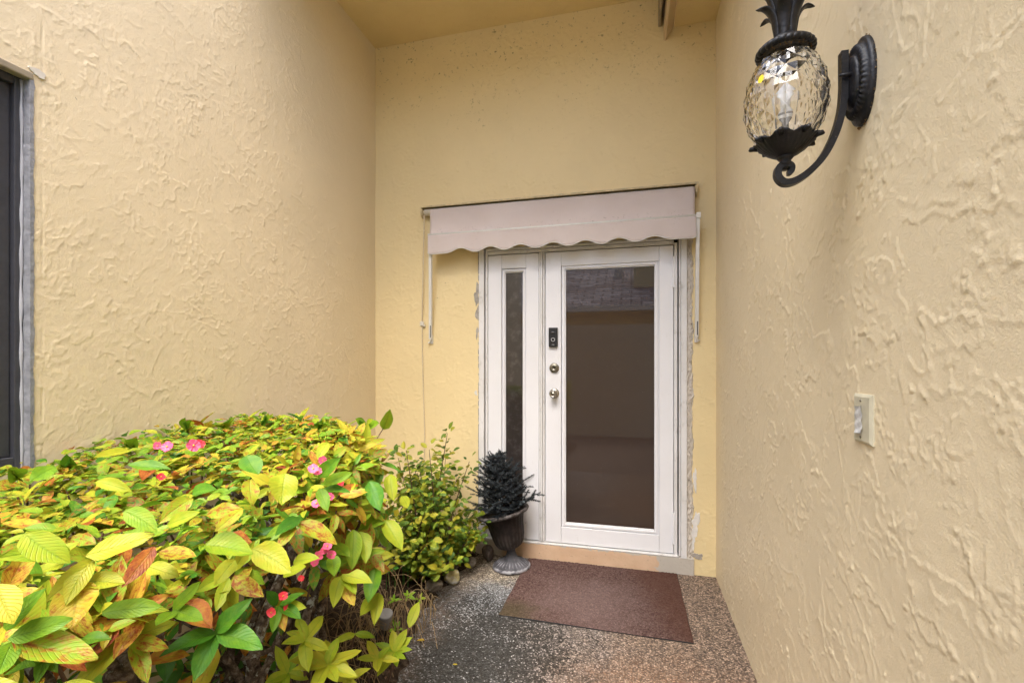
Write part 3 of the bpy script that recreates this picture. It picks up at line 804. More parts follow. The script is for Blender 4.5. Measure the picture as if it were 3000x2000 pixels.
# ------------------------------------------------------------------ light switch plate on the right wall
sw = empty('wall_plate', (XR, 1.262, 1.195), 'almond switch plate with curled grey tape on the right wall below the lamp', 'switch plate')
def plate(x):
    bm = bmesh.new()
    y0, y1, z0, z1 = 1.217, 1.303, 1.194, 1.309
    a = [bm.verts.new((x, p, q)) for p, q in ((y0, z0), (y1, z0), (y1, z1), (y0, z1))]
    b = [bm.verts.new((x - .004, p, q)) for p, q in ((y0, z0), (y1, z0), (y1, z1), (y0, z1))]
    e = .0065
    c = [bm.verts.new((x - .0085, p, q)) for p, q in ((y0 + e, z0 + e), (y1 - e, z0 + e), (y1 - e, z1 - e), (y0 + e, z1 - e))]
    for r0, r1 in ((a, b), (b, c)):
        for i in range(4): bm.faces.new((r0[i], r0[(i + 1) % 4], r1[(i + 1) % 4], r1[i]))
    bm.faces.new(c)
    return bm
bm_obj('plate', plate(XR), M['almond'], sw)
vs, fs = [], []
for j in range(13):
    for i in range(6):
        u, w = i / 5, j / 12
        lift = .0012 + .002 * max(0, w - .82) / .18 * u + .004 * max(0, .18 - w) / .18 + .0012 * sin(w * 17 + u * 3)
        y = 1.252 + .034 * u + (.004 * sin(w * 3)); z = 1.219 + .063 * w
        if i == 0 and w > .75: y += .010 * (w - .75) / .25
        vs.append((XR - .0087 - lift, y, z - .003 * u))
for j in range(12):
    for i in range(5): a = j * 6 + i; fs.append((a, a + 1, a + 7, a + 6))
mesh_obj('tape', vs, fs, M['paper'], sw, smooth=True)
RXm = Matrix.Rotation(-pi / 2, 4, 'Y')
for z in (1.209, 1.294):
    v, f = lathe_data([(.0035, 0), (.0032, .0014), (0, .002)], 14)
    mesh_obj('screw', [RXm @ Vector(p) + Vector((XR - .0084, 1.264, z)) for p in v], f, M['nickel_dark'], sw, smooth=True)

# ------------------------------------------------------------------ pineapple wall lamp
LY, LX = 1.268, .362
lamp = empty('wall_lamp', (XR, LY, 2.04), 'black iron wall lamp with cut glass pineapple globe on the right wall', 'wall lamp')
prof = [(1.0, 0), (1.0, .006), (.985, .011), (.93, .014), (.86, .0165), (.84, .020), (.80, .0245), (.70, .0265), (.62, .0255), (.60, .030), (.55, .034), (.30, .036), (0, .036)]
def bp_mod(i, r, z, a):
    if i in (5, 6, 7): z += .0030 * (.5 + .5 * cos(a * 44))
    return r, z
v, f = lathe_data(prof, 176, bp_mod)
mesh_obj('back_plate', [(XR + .002 - p[2], LY + p[0] * .062, 2.040 + p[1] * .102) for p in v], f, M['iron'], lamp, smooth=True)
# grime between plate and wall
gr = Acc()
for i in range(60):
    a = rng.uniform(-pi, 0) if i < 45 else rng.uniform(0, pi)
    c = Vector((XR - .002, LY + .064 * cos(a), 2.040 + .104 * sin(a)))
    s_ = rng.uniform(.001, .0035)
    gr.add(([c + Vector((rng.uniform(-1, .3), rng.uniform(-1, 1), rng.uniform(-1, 1))) * s_ * 1.4 for _ in range(4)], [(0, 1, 2), (0, 1, 3), (1, 2, 3), (0, 2, 3)]))
gr.obj('grime', M['rustgrime'], lamp, smooth=False)['kind'] = 'stuff'
def P(u, v): p = on_y(u, v, LY); return (p.x, p.z)
arm_pts = [P(1937, 122), P(1937, 160), P(1937, 205), P(1932, 255), P(1917, 308), P(1891, 359), P(1857, 396), P(1824, 417), P(1800, 420), P(1786, 406), P(1788, 387), P(1804, 378), P(1817, 384), P(1816, 396), P(1808, 398)]
path_ = spline([(x, 0, z) for x, z in arm_pts], 90)
vs, fs = [], []
for i, p in enumerate(path_):
    t = (path_[min(i + 1, 90)] - path_[max(i - 1, 0)]).normalized(); nn = Vector((-t.z, 0, t.x))
    f_ = i / 90
    h = .0075 if f_ < .72 else .0075 - .0025 * (f_ - .72) / .28
    w = .0105 if f_ < .85 else .0105 * (1 - .35 * (f_ - .85) / .15)
    for a, b in ((h, w), (h, -w), (-h, -w), (-h, w)):
        vs.append(Vector((p.x, LY + b, p.z)) + nn * a)
for i in range(90):
    for k in range(4): fs.append((4 * i + k, 4 * i + (k + 1) % 4, 4 * i + 4 + (k + 1) % 4, 4 * i + 4 + k))
fs += [(0, 1, 2, 3), (363, 362, 361, 360)]
am = mesh_obj('arm', vs, fs, M['iron'], lamp)
md = am.modifiers.new('bevel', 'BEVEL'); md.width = .0016; md.segments = 2; md.limit_method = 'ANGLE'
boxes('boss', [(.484, XR - .030, LY - .008, LY + .008, 2.00, 2.075)], M['iron'], lamp, bev=.003)
mesh_obj('screw', *tube_data([(.470, LY - .018, 2.052), (.500, LY - .018, 2.052)], [.0035, .006], 10), M['iron'], lamp, smooth=True)
ZL0 = 1.905                                    # foot of the cup
def lz(prof, mat, name, parent=lamp, seg=64, mod=None, smooth=True):
    v, f = lathe_data(prof, seg, mod)
    return mesh_obj(name, [(LX + p[0], LY + p[1], p[2]) for p in v], f, mat, parent, smooth)
lz([(0, 1.850), (.010, 1.850), (.010, 1.858), (.015, 1.861), (.015, 1.867), (.011, 1.870), (.016, 1.876), (.02, 1.881), (0, 1.881)], M['iron'], 'stem', seg=24)
def cup_mod(i, r, z, a):
    k = abs(sin(a * 4))
    f_ = max(0, (i - 1) / 6) if i <= 8 else 1
    r2 = r * (1 + .10 * f_ * (k - .4)) + .0016 * cos(a * 32) * min(1, f_)
    return r2, z + .010 * f_ * f_ * (k - .5)
lz([(.010, 1.876), (.019, 1.881), (.032, 1.888), (.045, 1.897), (.054, 1.906), (.060, 1.913), (.067, 1.918), (.065, 1.921), (.056, 1.916), (.048, 1.908), (.030, 1.900), (0, 1.898)], M['iron'], 'cup', seg=128, mod=cup_mod)
for k in range(8):                             # curled leaf tips on the cup's rim
    a = 2 * pi * (k + .5) / 8
    c = Vector((cos(a), sin(a), 0))
    base = Vector((LX, LY, 0)) + c * .060 + Vector((0, 0, 1.916)); 
    mesh_obj('leaf_tip', *tube_data([base, base + c * .008 + Vector((0, 0, .003)), base + c * .016 + Vector((0, 0, .003)), base + c * .020 + Vector((0, 0, .000))], [.006, .0065, .006, .002], 8), M['iron'], lamp, smooth=True)
def gl_r(z):                                   # globe profile
    t = (z - 2.012) / (.118 if z > 2.012 else .108)
    return .0895 * math.sqrt(max(0.02, 1 - .80 * t * t)) if z > 2.012 else .0895 * math.sqrt(max(.02, 1 - .84 * t * t))
R_, N_ = 10, 12
zs = [1.905 + (2.130 - 1.905) * i / R_ for i in range(R_ + 1)]
vs, fs = [], []
idx = {}
for i in range(R_ + 1):
    for j in range(2 * N_):
        a = 2 * pi * j / (2 * N_)
        raised = (i + j) % 2 == 1
        r = gl_r(zs[i]) + (.0038 if raised and 0 < i < R_ else 0)
        idx[i, j] = len(vs); vs.append((LX + r * cos(a), LY + r * sin(a), zs[i]))
J = 2 * N_
for i in range(R_ + 1):
    for j in range(J):
        if (i + j) % 2 == 1:                   # pyramid apex: four facets to its neighbours
            L_, R2 = idx[i, (j - 1) % J], idx[i, (j + 1) % J]
            if i < R_: U = idx[i + 1, j]; fs += [(idx[i, j], U, L_), (idx[i, j], R2, U)]
            if i > 0: D = idx[i - 1, j]; fs += [(idx[i, j], L_, D), (idx[i, j], D, R2)]
inn = [(gl_r(z) - .0045, z) for z in zs]
v2, f2 = lathe_data(inn, 64)
o_ = len(vs); vs += [(LX + p[0], LY + p[1], p[2]) for p in v2]; fs += [tuple(reversed([i + o_ for i in f])) for f in f2]
gme = bpy.data.meshes.new('globe'); gme.from_pydata(vs, [], fs); gme.update()
bm = bmesh.new(); bm.from_mesh(gme)
bm.faces.ensure_lookup_table()
bm.to_mesh(gme); bm.free()
gme.materials.append(M['glass'])
sm = [len(p.vertices) == 4 for p in gme.polygons]; gme.polygons.foreach_set('use_smooth', sm)
globe = bpy.data.objects.new('globe', gme); COL.objects.link(globe); attach(globe, lamp)
# small yellow patch on the glass
a = math.atan2(-.66, -.75)
stv, stf = [], []
for k in range(16):
    an = 2 * pi * k / 16
    aa = a + .0065 * cos(an) / .082; zz = 2.046 + .010 * sin(an)
    r = gl_r(zz) + .0046
    stv.append((LX + r * cos(aa), LY + r * sin(aa), zz))
stf.append(tuple(range(16)))
mesh_obj('yellow_patch', stv, stf, M['yellow'], globe)
lz([(.016, 1.899), (.016, 1.910), (.0125, 1.912), (.0120, 1.975), (.0105, 1.980), (0, 1.980)], M['socket'], 'socket', seg=24)
lz([(.0105, 1.979), (.012, 1.988), (.016, 2.006), (.0175, 2.020), (.0165, 2.036), (.012, 2.052), (.006, 2.064), (0, 2.069)], M['bulb'], 'bulb', seg=28)
# collar: cap and rope rim
lz([(0, 2.139), (.050, 2.137), (.056, 2.133), (.058, 2.138), (.060, 2.146), (.040, 2.154), (.028, 2.164), (.022, 2.176), (0, 2.176)], M['iron'], 'collar', seg=48)
for k in range(26):
    a = 2 * pi * k / 26
    c = Vector((LX + .0575 * cos(a), LY + .0575 * sin(a), 2.1365))
    tdir = Vector((-sin(a), cos(a), .38)).normalized()
    q = Vector((0, 0, 1)).rotation_difference(tdir).to_matrix().to_4x4()
    v, f = lathe_data([(0.0002, -.0125), (.0050, -.0105), (.0078, -.005), (.0086, 0), (.0078, .005), (.0050, .0105), (.0002, .0125)], 12)
    if k == 0: bead0 = None
    mesh_obj('rope_bead', [Matrix.Translation(c) @ q @ Vector(p) for p in v], f, M['iron'], lamp, smooth=True)
gr = Acc()
for i in range(160):
    a = rng.uniform(0, 2 * pi); r = rng.uniform(.046, .058)
    c = Vector((LX + r * cos(a), LY + r * sin(a), 2.1275)); s_ = rng.uniform(.0008, .003)
    gr.add(([c + Vector((rng.uniform(-1, 1), rng.uniform(-1, 1), rng.uniform(-.6, 1))) * s_ for _ in range(4)], [(0, 1, 2), (0, 1, 3), (1, 2, 3), (0, 2, 3)]))
gr.obj('grime', M['rustgrime'], lamp, smooth=False)['kind'] = 'stuff'
def crown_leaf(a, pts, wid):
    path_ = spline([(r, 0, z) for r, z in pts], 14)
    vs, fs = [], []
    for i, p in enumerate(path_):
        t = i / 14
        w = wid * (.62 + .55 * sin(pi * min(1, t * 1.15))) * (1 if t < .72 else math.sqrt(max(0.01, 1 - ((t - .72) / .28) ** 2)))
        for k in range(5):
            s_ = (k - 2) / 2
            y = s_ * w; x = p.x - .30 * w * s_ * s_ + (.0015 if k == 2 else 0)
            vs.append((LX + x * cos(a) - y * sin(a), LY + x * sin(a) + y * cos(a), 2.158 + p.z))
    for i in range(14):
        for k in range(4): q = i * 5 + k; fs.append((q, q + 1, q + 6, q + 5))
    o = mesh_obj('crown_leaf', vs, fs, M['iron'], lamp, smooth=True)
    md = o.modifiers.new('thick', 'SOLIDIFY'); md.thickness = .0028; md.offset = 0
for k in range(6): crown_leaf(2 * pi * k / 6 + .15, [(.022, 0), (.025, .04), (.034, .070), (.050, .086), (.067, .084)], .012)
for k in range(6): crown_leaf(2 * pi * (k + .5) / 6 + .15, [(.020, 0), (.022, .045), (.029, .090), (.044, .130), (.062, .138)], .021)
for k in range(5): crown_leaf(2 * pi * k / 5 + .5, [(.013, 0), (.014, .06), (.022, .13), (.036, .18), (.046, .192)], .020)

# ------------------------------------------------------------------ doormat
vs, fs = [], []
mx0, mx1, my0, my1 = -.700, .288, 2.462, 3.226
nx, ny = 120, 92
for j in range(ny + 1):
    for i in range(nx + 1):
        u, v = i / nx, j / ny
        x = mx0 + (mx1 - mx0) * u + .012 * (1 - v) * (u - .3) + .002 * sin(v * 19); y = my0 + (my1 - my0) * v + .003 * sin(u * 7) - .012 * u * (1 - v)
        edge = min(i, nx - i, j, ny - j)
        vs.append((x, y, .009 + (rng.random() * .0045 if edge else -.002)))
for j in range(ny):
    for i in range(nx): a = j * (nx + 1) + i; fs.append((a, a + 1, a + nx + 2, a + nx + 1))
dm = empty('doormat', (-.2, 2.85, 0), 'worn reddish brown pile doormat lying before the white door', 'doormat')
mesh_obj('pile', vs, fs, M['mat'], dm)
ring = [(mx0 - .002, my0), (mx1 + .0085, my0 - .012), (mx1 + .001, my1), (mx0 - .001, my1)]
mesh_obj('rubber_backing', [(x, y, z) for z in (.0008, .0068) for x, y in ring], [(3, 2, 1, 0), (4, 5, 6, 7), (0, 1, 5, 4), (1, 2, 6, 5), (2, 3, 7, 6), (3, 0, 4, 7)], M['matback'], dm)

# ------------------------------------------------------------------ urn and the black conifer in it
UX, UY = -.783, 3.062
urn = empty('urn', (UX, UY, 0), 'leaning dark fluted urn planter on a grey foot beside the door', 'urn')
T1 = Matrix.Translation((UX, UY, .005)) @ Matrix.Rotation(radians(-2), 4, 'Y')
T2 = T1 @ Matrix.Translation((0, 0, .128)) @ Matrix.Rotation(radians(-11), 4, 'Y')
def place(name, prof, mtx, mat, mod=None, seg=96):
    v, f = lathe_data(prof, seg, mod)
    o = mesh_obj(name, v, f, mat, None, smooth=True); o.matrix_world = mtx; attach(o, urn); return o
def base_mod(i, r, z, a):
    if 4 <= i <= 9: z += .0048 * (.5 + .5 * cos(a * 26)) * sin(pi * (i - 3.5) / 6.2)
    return r, z
place('foot', [(.05, .0), (.122, .0), (.127, .004), (.127, .016), (.121, .022), (.112, .022), (.104, .030), (.090, .040), (.072, .049), (.054, .059), (.042, .072), (.034, .09), (.028, .11), (.030, .125), (.042, .134), (0, .136)], T1, M['urn_base'], base_mod, 156)
def bowl_mod(i, r, z, a):
    k = 1 if 1 <= i <= 8 else 0
    return r * (1 + .020 * k * (abs(cos(a * 13)) - .5)), z
place('bowl', [(.028, .0), (.060, .006), (.082, .020), (.098, .045), (.108, .08), (.114, .12), (.120, .16), (.128, .195), (.140, .222), (.158, .236), (.150, .240), (.134, .225), (.120, .20), (.112, .16), (0, .16)], T2, M['urn'], bowl_mod, 156)
def rim_mod(i, r, z, a):
    if 1 <= i <= 6: s_ = .0016 * cos(a * 60); return r + s_, z + s_ * .6
    return r, z
place('rim', [(.140, .226), (.158, .229), (.172, .235), (.178, .244), (.174, .253), (.164, .257), (.154, .252), (.144, .240), (.138, .228)], T2, M['urn_rim'], rim_mod, 240)
place('potting_soil', [(0, .226), (.07, .228), (.139, .222)], T2, M['potsoil'], None, 40)
con = empty('conifer', tuple(T2 @ Vector((0, 0, .226))), 'small black needled conifer standing in the leaning urn', 'conifer')
TC = T2 @ Matrix.Translation((0, 0, .222)) @ Matrix.Rotation(radians(6), 4, 'Y')
v, f = tube_data([(0, 0, 0), (.004, .002, .15), (.0, 0, .30), (-.004, 0, .385)], [.011, .008, .005, .002], 8)
mesh_obj('trunk', [TC @ Vector(p) for p in v], f, M['twig'], con, smooth=True)
def sprig(acc, p0, p1, nl, r_, dens=1100):
    d = p1 - p0; L = d.length; t = d.normalized()
    a = t.cross(Vector((.3, .2, .9))); a.normalize(); b = t.cross(a)
    n = int(L * dens)
    for i in range(n):
        f_ = (i + r_.random()) / n
        c = p0 + d * f_
        an = r_.random() * 2 * pi
        out = (a * cos(an) + b * sin(an)) * .80 + t * r_.uniform(.35, .9)
        out.normalize()
        l = nl * r_.uniform(.7, 1.15) * (1 - .35 * f_)
        s_ = out.cross(t).normalized() * .0019
        acc.add(([c - s_, c + s_, c + out * l], [(0, 1, 2)]))
    acc.add(tube_data([p0, p1], [.0022, .0012], 4, False))
r_ = random.Random(5)
for i in range(96):
    t = (i / 95) ** 1.1
    h = .012 + .35 * t
    a = i * 2.39996
    ln = (.180 * (1 - t) ** .75 + .048) * r_.uniform(.60, 1.30)
    up = .25 + .75 * t + r_.uniform(-.18, .2)
    d = Vector((cos(a), sin(a), up)).normalized()
    p0 = Vector((0, 0, h)); tip = p0 + d * ln + Vector((0, 0, .02 * r_.random()))
    acc = Acc()
    m1 = p0 + (tip - p0) * .35
    sprig(acc, TC @ m1, TC @ tip, .020, r_)
    for k in range(7):
        f_ = .16 + .12 * k
        q = p0 + (tip - p0) * f_
        sd_ = Vector((-d.y, d.x, 0)) * (1 if k % 2 else -1) + d * .75 + Vector((0, 0, r_.uniform(-.35, .5)))
        sprig(acc, TC @ q, TC @ (q + sd_.normalized() * max(.045, ln * r_.uniform(.26, .46))), .019, r_)
    acc.obj('branch', M['needles'], con, smooth=False)
acc = Acc()
for k in range(9): a = k * .7; sprig(acc, TC @ Vector((0, 0, .34)), TC @ Vector((.045 * cos(a), .045 * sin(a), .40 + .02 * (k % 3))), .015, r_)
acc.obj('branch', M['needles'], con, smooth=False)

# ------------------------------------------------------------------ leaves
def leaf_arrays(nu, nv, wr, fold, curl, wave, chew, r_, round_=.85, blunt=.62):
    us = np.linspace(0, 1, nu + 1); ss = np.linspace(-1, 1, nv + 1)
    V = np.zeros(((nu + 1) * (nv + 1), 3)); UV = np.zeros(((nu + 1) * (nv + 1), 2))
    bite = {}
    for _ in range(chew): bite[(r_.randint(1, nu - 1), r_.choice((0, nv)))] = r_.uniform(.35, .8)
    ph = r_.random() * 6; sb = r_.uniform(-.16, .16); tw = r_.uniform(-.35, .35)
    for i, u in enumerate(us):
        w = max(.02, sin(pi * min(.999, u ** round_ * .985 + .012)) ** (blunt + .45 * max(0, u - .5))) * wr * .5
        for j, s_ in enumerate(ss):
            k = s_ * bite.get((i, j), 1.0)
            y = k * w
            z = fold * abs(y) - curl * u * u + wave * wr * sin(u * 9 + ph + (2 if s_ > 0 else 0)) * k * k
            q = i * (nv + 1) + j
            V[q] = (u, y + sb * u * u, z + tw * u * y); UV[q] = (u, .5 + .5 * k)
    F = []
    for i in range(nu):
        for j in range(nv):
            a = i * (nv + 1) + j; F.append((a, a + nv + 1, a + nv + 2, a + 1))
    return V, np.array(F), UV
def leaf_mesh(name, V, F, UV, lc, mat):
    me = bpy.data.meshes.new(name)
    n, m = len(V), len(F)
    me.vertices.add(n); me.vertices.foreach_set('co', np.asarray(V, np.float32).ravel())
    me.loops.add(m * 4); me.loops.foreach_set('vertex_index', np.asarray(F, np.int32).ravel())
    me.polygons.add(m); me.polygons.foreach_set('loop_start', np.arange(0, m * 4, 4, dtype=np.int32))
    uvl = me.uv_layers.new(name='UVMap')
    uvl.data.foreach_set('uv', np.asarray(UV, np.float32)[np.asarray(F).ravel()].ravel())
    at = me.attributes.new('lc', 'FLOAT_VECTOR', 'POINT'); at.data.foreach_set('vector', np.asarray(lc, np.float32).ravel())
    me.update(calc_edges=True)
    me.polygons.foreach_set('use_smooth', [True] * m)
    me.materials.append(mat)
    return me
class Leaf:
    __slots__ = ('b', 'd', 'n', 'L', 'wr', 'hue', 'spot', 'chew', 'hero')
    def __init__(s, b, d, n, L, wr, hue, spot, chew=0, hero=False):
        s.b, s.L, s.wr, s.hue, s.spot, s.chew, s.hero = Vector(b), L, wr, hue, spot, chew, hero
        s.d = d.normalized(); n = n - s.d * n.dot(s.d)
        s.n = n.normalized() if n.length > 1e-3 else s.d.orthogonal().normalized()
    def mtx(s):
        y = s.n.cross(s.d)
        m = Matrix.Identity(4)
        for r in range(3): m[r][0], m[r][1], m[r][2], m[r][3] = s.d[r] * s.L, y[r] * s.L, s.n[r] * s.L, s.b[r]
        return m
def project(p):
    q = p - Vector((0, 0, CZ)); dep = -sT * q.x + cT * q.y; lat = cT * q.x + sT * q.y
    if dep < .05: return None
    return 1500 + 1373 * lat / dep, 1061 - 1373 * q.z / dep, dep
def build_leaves(parent, leaves, mat, seed, limit=300, round_=.85, blunt=.62, curl=.16, stuff_name='foliage'):
    r_ = random.Random(seed)
    # the leaves that show largest, nearest first, with a coarse picture of what is already covered
    cells = {}
    info = []
    for lf in leaves:
        c = lf.b + lf.d * lf.L * .5; pr = project(c)
        info.append((pr[2] if pr else 99, pr, lf))
    info.sort(key=lambda t: t[0])
    score = []
    for dep, pr, lf in info:
        if pr is None or not (-60 < pr[0] < 3060 and 0 < pr[1] < 2060): continue
        cx, cy = int(pr[0] // 14), int(pr[1] // 14); size = lf.L * 1373 / dep
        if cells.get((cx, cy), 0) < 1: score.append((size + (1000 if lf.hero else 0), id(lf), lf))
        rad = int(size * .20 // 14)
        for a in range(-rad, rad + 1):
            for b in range(-rad, rad + 1): cells[cx + a, cy + b] = 1
    score.sort(key=lambda t: -t[0])
    big = [s_[2] for s_ in score[:limit]]; bigset = {id(x) for x in big}
    var = {}
    inv = wmat(parent).inverted()
    for lf in big:
        key = (round(lf.wr * 10), round(lf.hue * 12), round(lf.spot * 4), lf.chew, r_.randint(0, 3))
        if key not in var:
            V, F, UV = leaf_arrays(6, 4, lf.wr, .16 + .3 * r_.random(), curl * r_.uniform(-.3, 1.7), .10 * r_.random(), lf.chew, r_, round_, blunt)
            lc = np.tile((lf.hue, lf.spot, r_.random()), (len(V), 1))
            var[key] = leaf_mesh('leaf', V, F, UV, lc, mat)
        o = bpy.data.objects.new('leaf', var[key]); COL.objects.link(o)
        o.parent = parent; o.matrix_parent_inverse = inv; o.matrix_basis = lf.mtx()
    rest = [lf for lf in leaves if id(lf) not in bigset]
    if rest:
        VV, FF, UU, CC = [], [], [], []; off = 0
        proto = {}
        for lf in rest:
            key = (round(lf.wr * 10), r_.randint(0, 3))
            if key not in proto: proto[key] = leaf_arrays(5, 2, lf.wr, .2 + .3 * r_.random(), curl * r_.uniform(.3, 1.7), .05 * r_.random(), 1 if key[1] == 3 else 0, r_, round_, blunt)
            V, F, UV = proto[key]
            m = np.array(lf.mtx())
            VV.append(V @ m[:3, :3].T + m[:3, 3]); FF.append(F + off); UU.append(UV); off += len(V)
            CC.append(np.tile((lf.hue, lf.spot, r_.random()), (len(V), 1)))
        me = leaf_mesh(stuff_name, np.concatenate(VV), np.concatenate(FF), np.concatenate(UU), np.concatenate(CC), mat)
        o = bpy.data.objects.new(stuff_name, me); COL.objects.link(o); attach(o, parent); o['kind'] = 'stuff'
    return big

# ---- the hedge along the left wall
hedge = empty('hedge', (-1.35, 1.15, 0), 'trimmed yellow green hedge with big leaves and pink flowers below the left wall', 'hedge')
R = random.Random(21)
def hedge_right(y):
    if y < 1.30: return -.84
    t = min(1, (y - 1.30) / .62)
    return -.84 - .42 * t * t
def hedge_top(y, x):
    t = min(1, max(0, (y - .80) / .75)); t = t * t * (3 - 2 * t)
    edge = max(0, 1 - (hedge_right(y) - x) / .16)
    return 1.035 + .075 * t - .07 * edge * edge
HL = []
TWIGS = Acc()
def pick_hue(top):
    k = R.random()
    if top: return R.uniform(.30, .50) if k < .42 else R.uniform(.50, .70) if k < .78 else R.uniform(.1, .3) if k < .90 else R.uniform(.74, .98)
    return R.uniform(.22, .46) if k < .40 else R.uniform(.48, .72) if k < .80 else R.uniform(.05, .2) if k < .86 else R.uniform(.74, 1.0)
def rosette(c, ax, n, L0, L1, top, wr=.38, hue=None, spread=(52, 88)):
    ax = ax.normalized(); a0 = R.random() * 6.28
    e1 = ax.orthogonal().normalized(); e2 = ax.cross(e1)
    hb = pick_hue(top) if hue is None else hue
    for k in range(n):
        a = a0 + k * 2.39996 + R.uniform(-.3, .3); el = radians(R.uniform(*spread))
        d = ax * cos(el) + (e1 * cos(a) + e2 * sin(a)) * sin(el) - Vector((0, 0, R.uniform(.0, .35)))
        nn = ax + Vector((R.uniform(-.35, .35), R.uniform(-.35, .35), .35))
        L = R.uniform(L0, L1) * (1 - .03 * k)
        h = min(1, max(0, hb + R.uniform(-.13, .13)))
        if R.random() < .06: h = R.uniform(.78, 1)
        spot = R.random() ** 1.3 if R.random() < .62 else R.uniform(.7, 1)
        HL.append(Leaf(c + (e1 * cos(a) + e2 * sin(a)) * .006 - ax * R.uniform(0, .02), d, nn, L, wr * R.uniform(.82, 1.2), h, spot, (1 if R.random() < .6 else 3) if R.random() < .45 else 0))
    if not top or L0 > .05: TWIGS.add(tube_data([c - ax * R.uniform(.05, .12) - Vector((0, 0, .05)), c + ax * .006], [.0032, .0022], 5, False))
# trimmed top
n = 0
while n < 420:
    y = R.uniform(.05, 1.98); xr = hedge_right(y); x = R.uniform(XL + .05, xr)
    z = hedge_top(y, x) + R.uniform(-.06, .012)
    sm = R.random()
    ax = Vector((R.uniform(-.4, .4), R.uniform(-.55, .25), 1))
    if sm < .72: rosette(Vector((x, y, z)), ax, R.randint(5, 8), .026, .058, True, .46)
    else: rosette(Vector((x, y, z + .004)), ax, R.randint(4, 6), .06, .100, True, .40)
    n += 1
# carpet of clipped small leaves
for _ in range(3600):
    y = R.uniform(.02, 2.0); x = R.uniform(XL + .03, hedge_right(y) + .01)
    a = R.random() * 6.283
    HL.append(Leaf((x, y, hedge_top(y, x) + R.uniform(-.055, .014)), Vector((cos(a), sin(a), R.uniform(-.3, .55))), Vector((R.uniform(-.7, .7), R.uniform(-.9, .4), 1)), R.uniform(.020, .052), R.uniform(.42, .62), pick_hue(True), R.random() ** 1.3))
# face towards the path
n = 0
while n < 190:
    y = R.uniform(.05, 1.75); x = hedge_right(y) + R.uniform(-.16, .02)
    zt = hedge_top(y, x)
    low = .52 if y > 1.0 else .60
    z = low + (zt - low) * R.random() ** .62
    if z < .90 and .45 < y < 1.25 and R.random() < .93: continue
    if z < .74 and R.random() < .8: continue
    ax = Vector((1 - .3 * R.random(), -.55 + R.uniform(-.4, .35), R.uniform(.15, 1.1)))
    rosette(Vector((x, y, z)), ax, R.randint(4, 7), .045, .095, False)
    n += 1
# far end
for _ in range(95):
    y = R.uniform(1.7, 2.06); x = R.uniform(-1.75, hedge_right(y) + .03); z = R.uniform(.42, 1.1)
    rosette(Vector((x, y, z)), Vector((R.uniform(.2, 1), R.uniform(-.3, .7), R.uniform(.1, .9))), R.randint(4, 7), .04, .085, False, .45)
# loose inner leaves
for _ in range(320):
    y = R.uniform(.05, 1.85); x = R.uniform(XL + .1, hedge_right(y) - .22); z = R.uniform(.5, hedge_top(y, x) - .06)
    HL.append(Leaf((x, y, z), Vector((R.uniform(-1, 1), R.uniform(-1, 1), R.uniform(-.7, .3))), Vector((R.uniform(-.4, .6), R.uniform(-.6, .2), 1)), R.uniform(.05, .10), R.uniform(.36, .5), R.choice((.05, .15, .3, .8, .95)), R.random()))

for _ in range(650):
    y = R.uniform(-.1, 1.95); x = R.uniform(XL + .03, hedge_right(y) - .38); z = R.uniform(.12, .80)
    HL.append(Leaf((x, y, z), Vector((R.uniform(-1, 1), R.uniform(-1, 1), R.uniform(-.9, .3))), Vector((R.uniform(-.2, .8), R.uniform(-.8, .2), .7)), R.uniform(.05, .10), R.uniform(.34, .46), R.choice((.0, .05, .12, .2, .9)), R.random()))
# single large leaves the photograph shows, laid on the face of the hedge
za = lambda x, y: (x / 3.75, 1254.4 + y / 3.75)
zb_ = lambda x, y: (x / 2.353, 901.6 + y / 2.353)
zc_ = lambda x, y: (548.8 + x / 2.353, 901.6 + y / 2.353)
def hero(f, x0, y0, x1, y1, wr, hue, spot=.1, xp=-.80, lean=.0, chew=0):
    u0, v0 = f(x0, y0); u1, v1 = f(x1, y1)
    b = on_x(u0, v0, xp); dist = (b - Vector((0, 0, CZ))).length
    r1 = ray(u1, v1).normalized(); t = Vector((0, 0, CZ)) + r1 * (dist * (1 - .03 + lean))
    toC = (Vector((0, 0, CZ)) - b).normalized()
    nn = toC * .75 + Vector((R.uniform(-.25, .25), R.uniform(-.25, .25), .55))
    HL.append(Leaf(b, t - b, nn, (t - b).length, wr, hue, spot, chew, True))
for h in [(1862, 745, 1410, 825, .42, .20), (1862, 745, 2130, 480, .45, .24), (1862, 745, 2300, 810, .46, .26), (1862, 750, 1650, 1130, .46, .22), (880, 575, 1380, 475, .40, .40, .25), (800, 120, 505, 455, .50, .68, .2),
          (740, 300, 1050, 290, .62, .66, .3), (1330, 0, 1075, 335, .40, .97, .8), (640, 320, 690, 690, .80, .80, .75), (40, 710, 370, 400, .50, .33), (70, 790, 625, 655, .42, .36, .35), (110, 800, 830, 985, .40, .50, .85),
          (1235, 590, 960, 930, .45, .86, 1.0, -.84, 0, 1), (1870, 880, 1640, 1260, .46, .74, .6, -.84), (430, 1260, 870, 1215, .40, .62, .1, -.76), (1490, 545, 1705, 325, .42, .42), (1490, 545, 1755, 620, .46, .38), (1490, 560, 1375, 685, .62, .40),
          (1590, 480, 1815, 690, .58, .93, .4, -.86), (1240, 985, 1640, 900, .42, .90, .3, -.88), (2020, 115, 1850, 315, .58, .64, .1), (-30, 330, 92, 660, .60, .74, .5), (110, 820, -50, 1110, .55, .36, 0), (1270, 170, 1550, 270, .45, .66, .3, -.84, 0, 1)]:
    hero(za, *h)
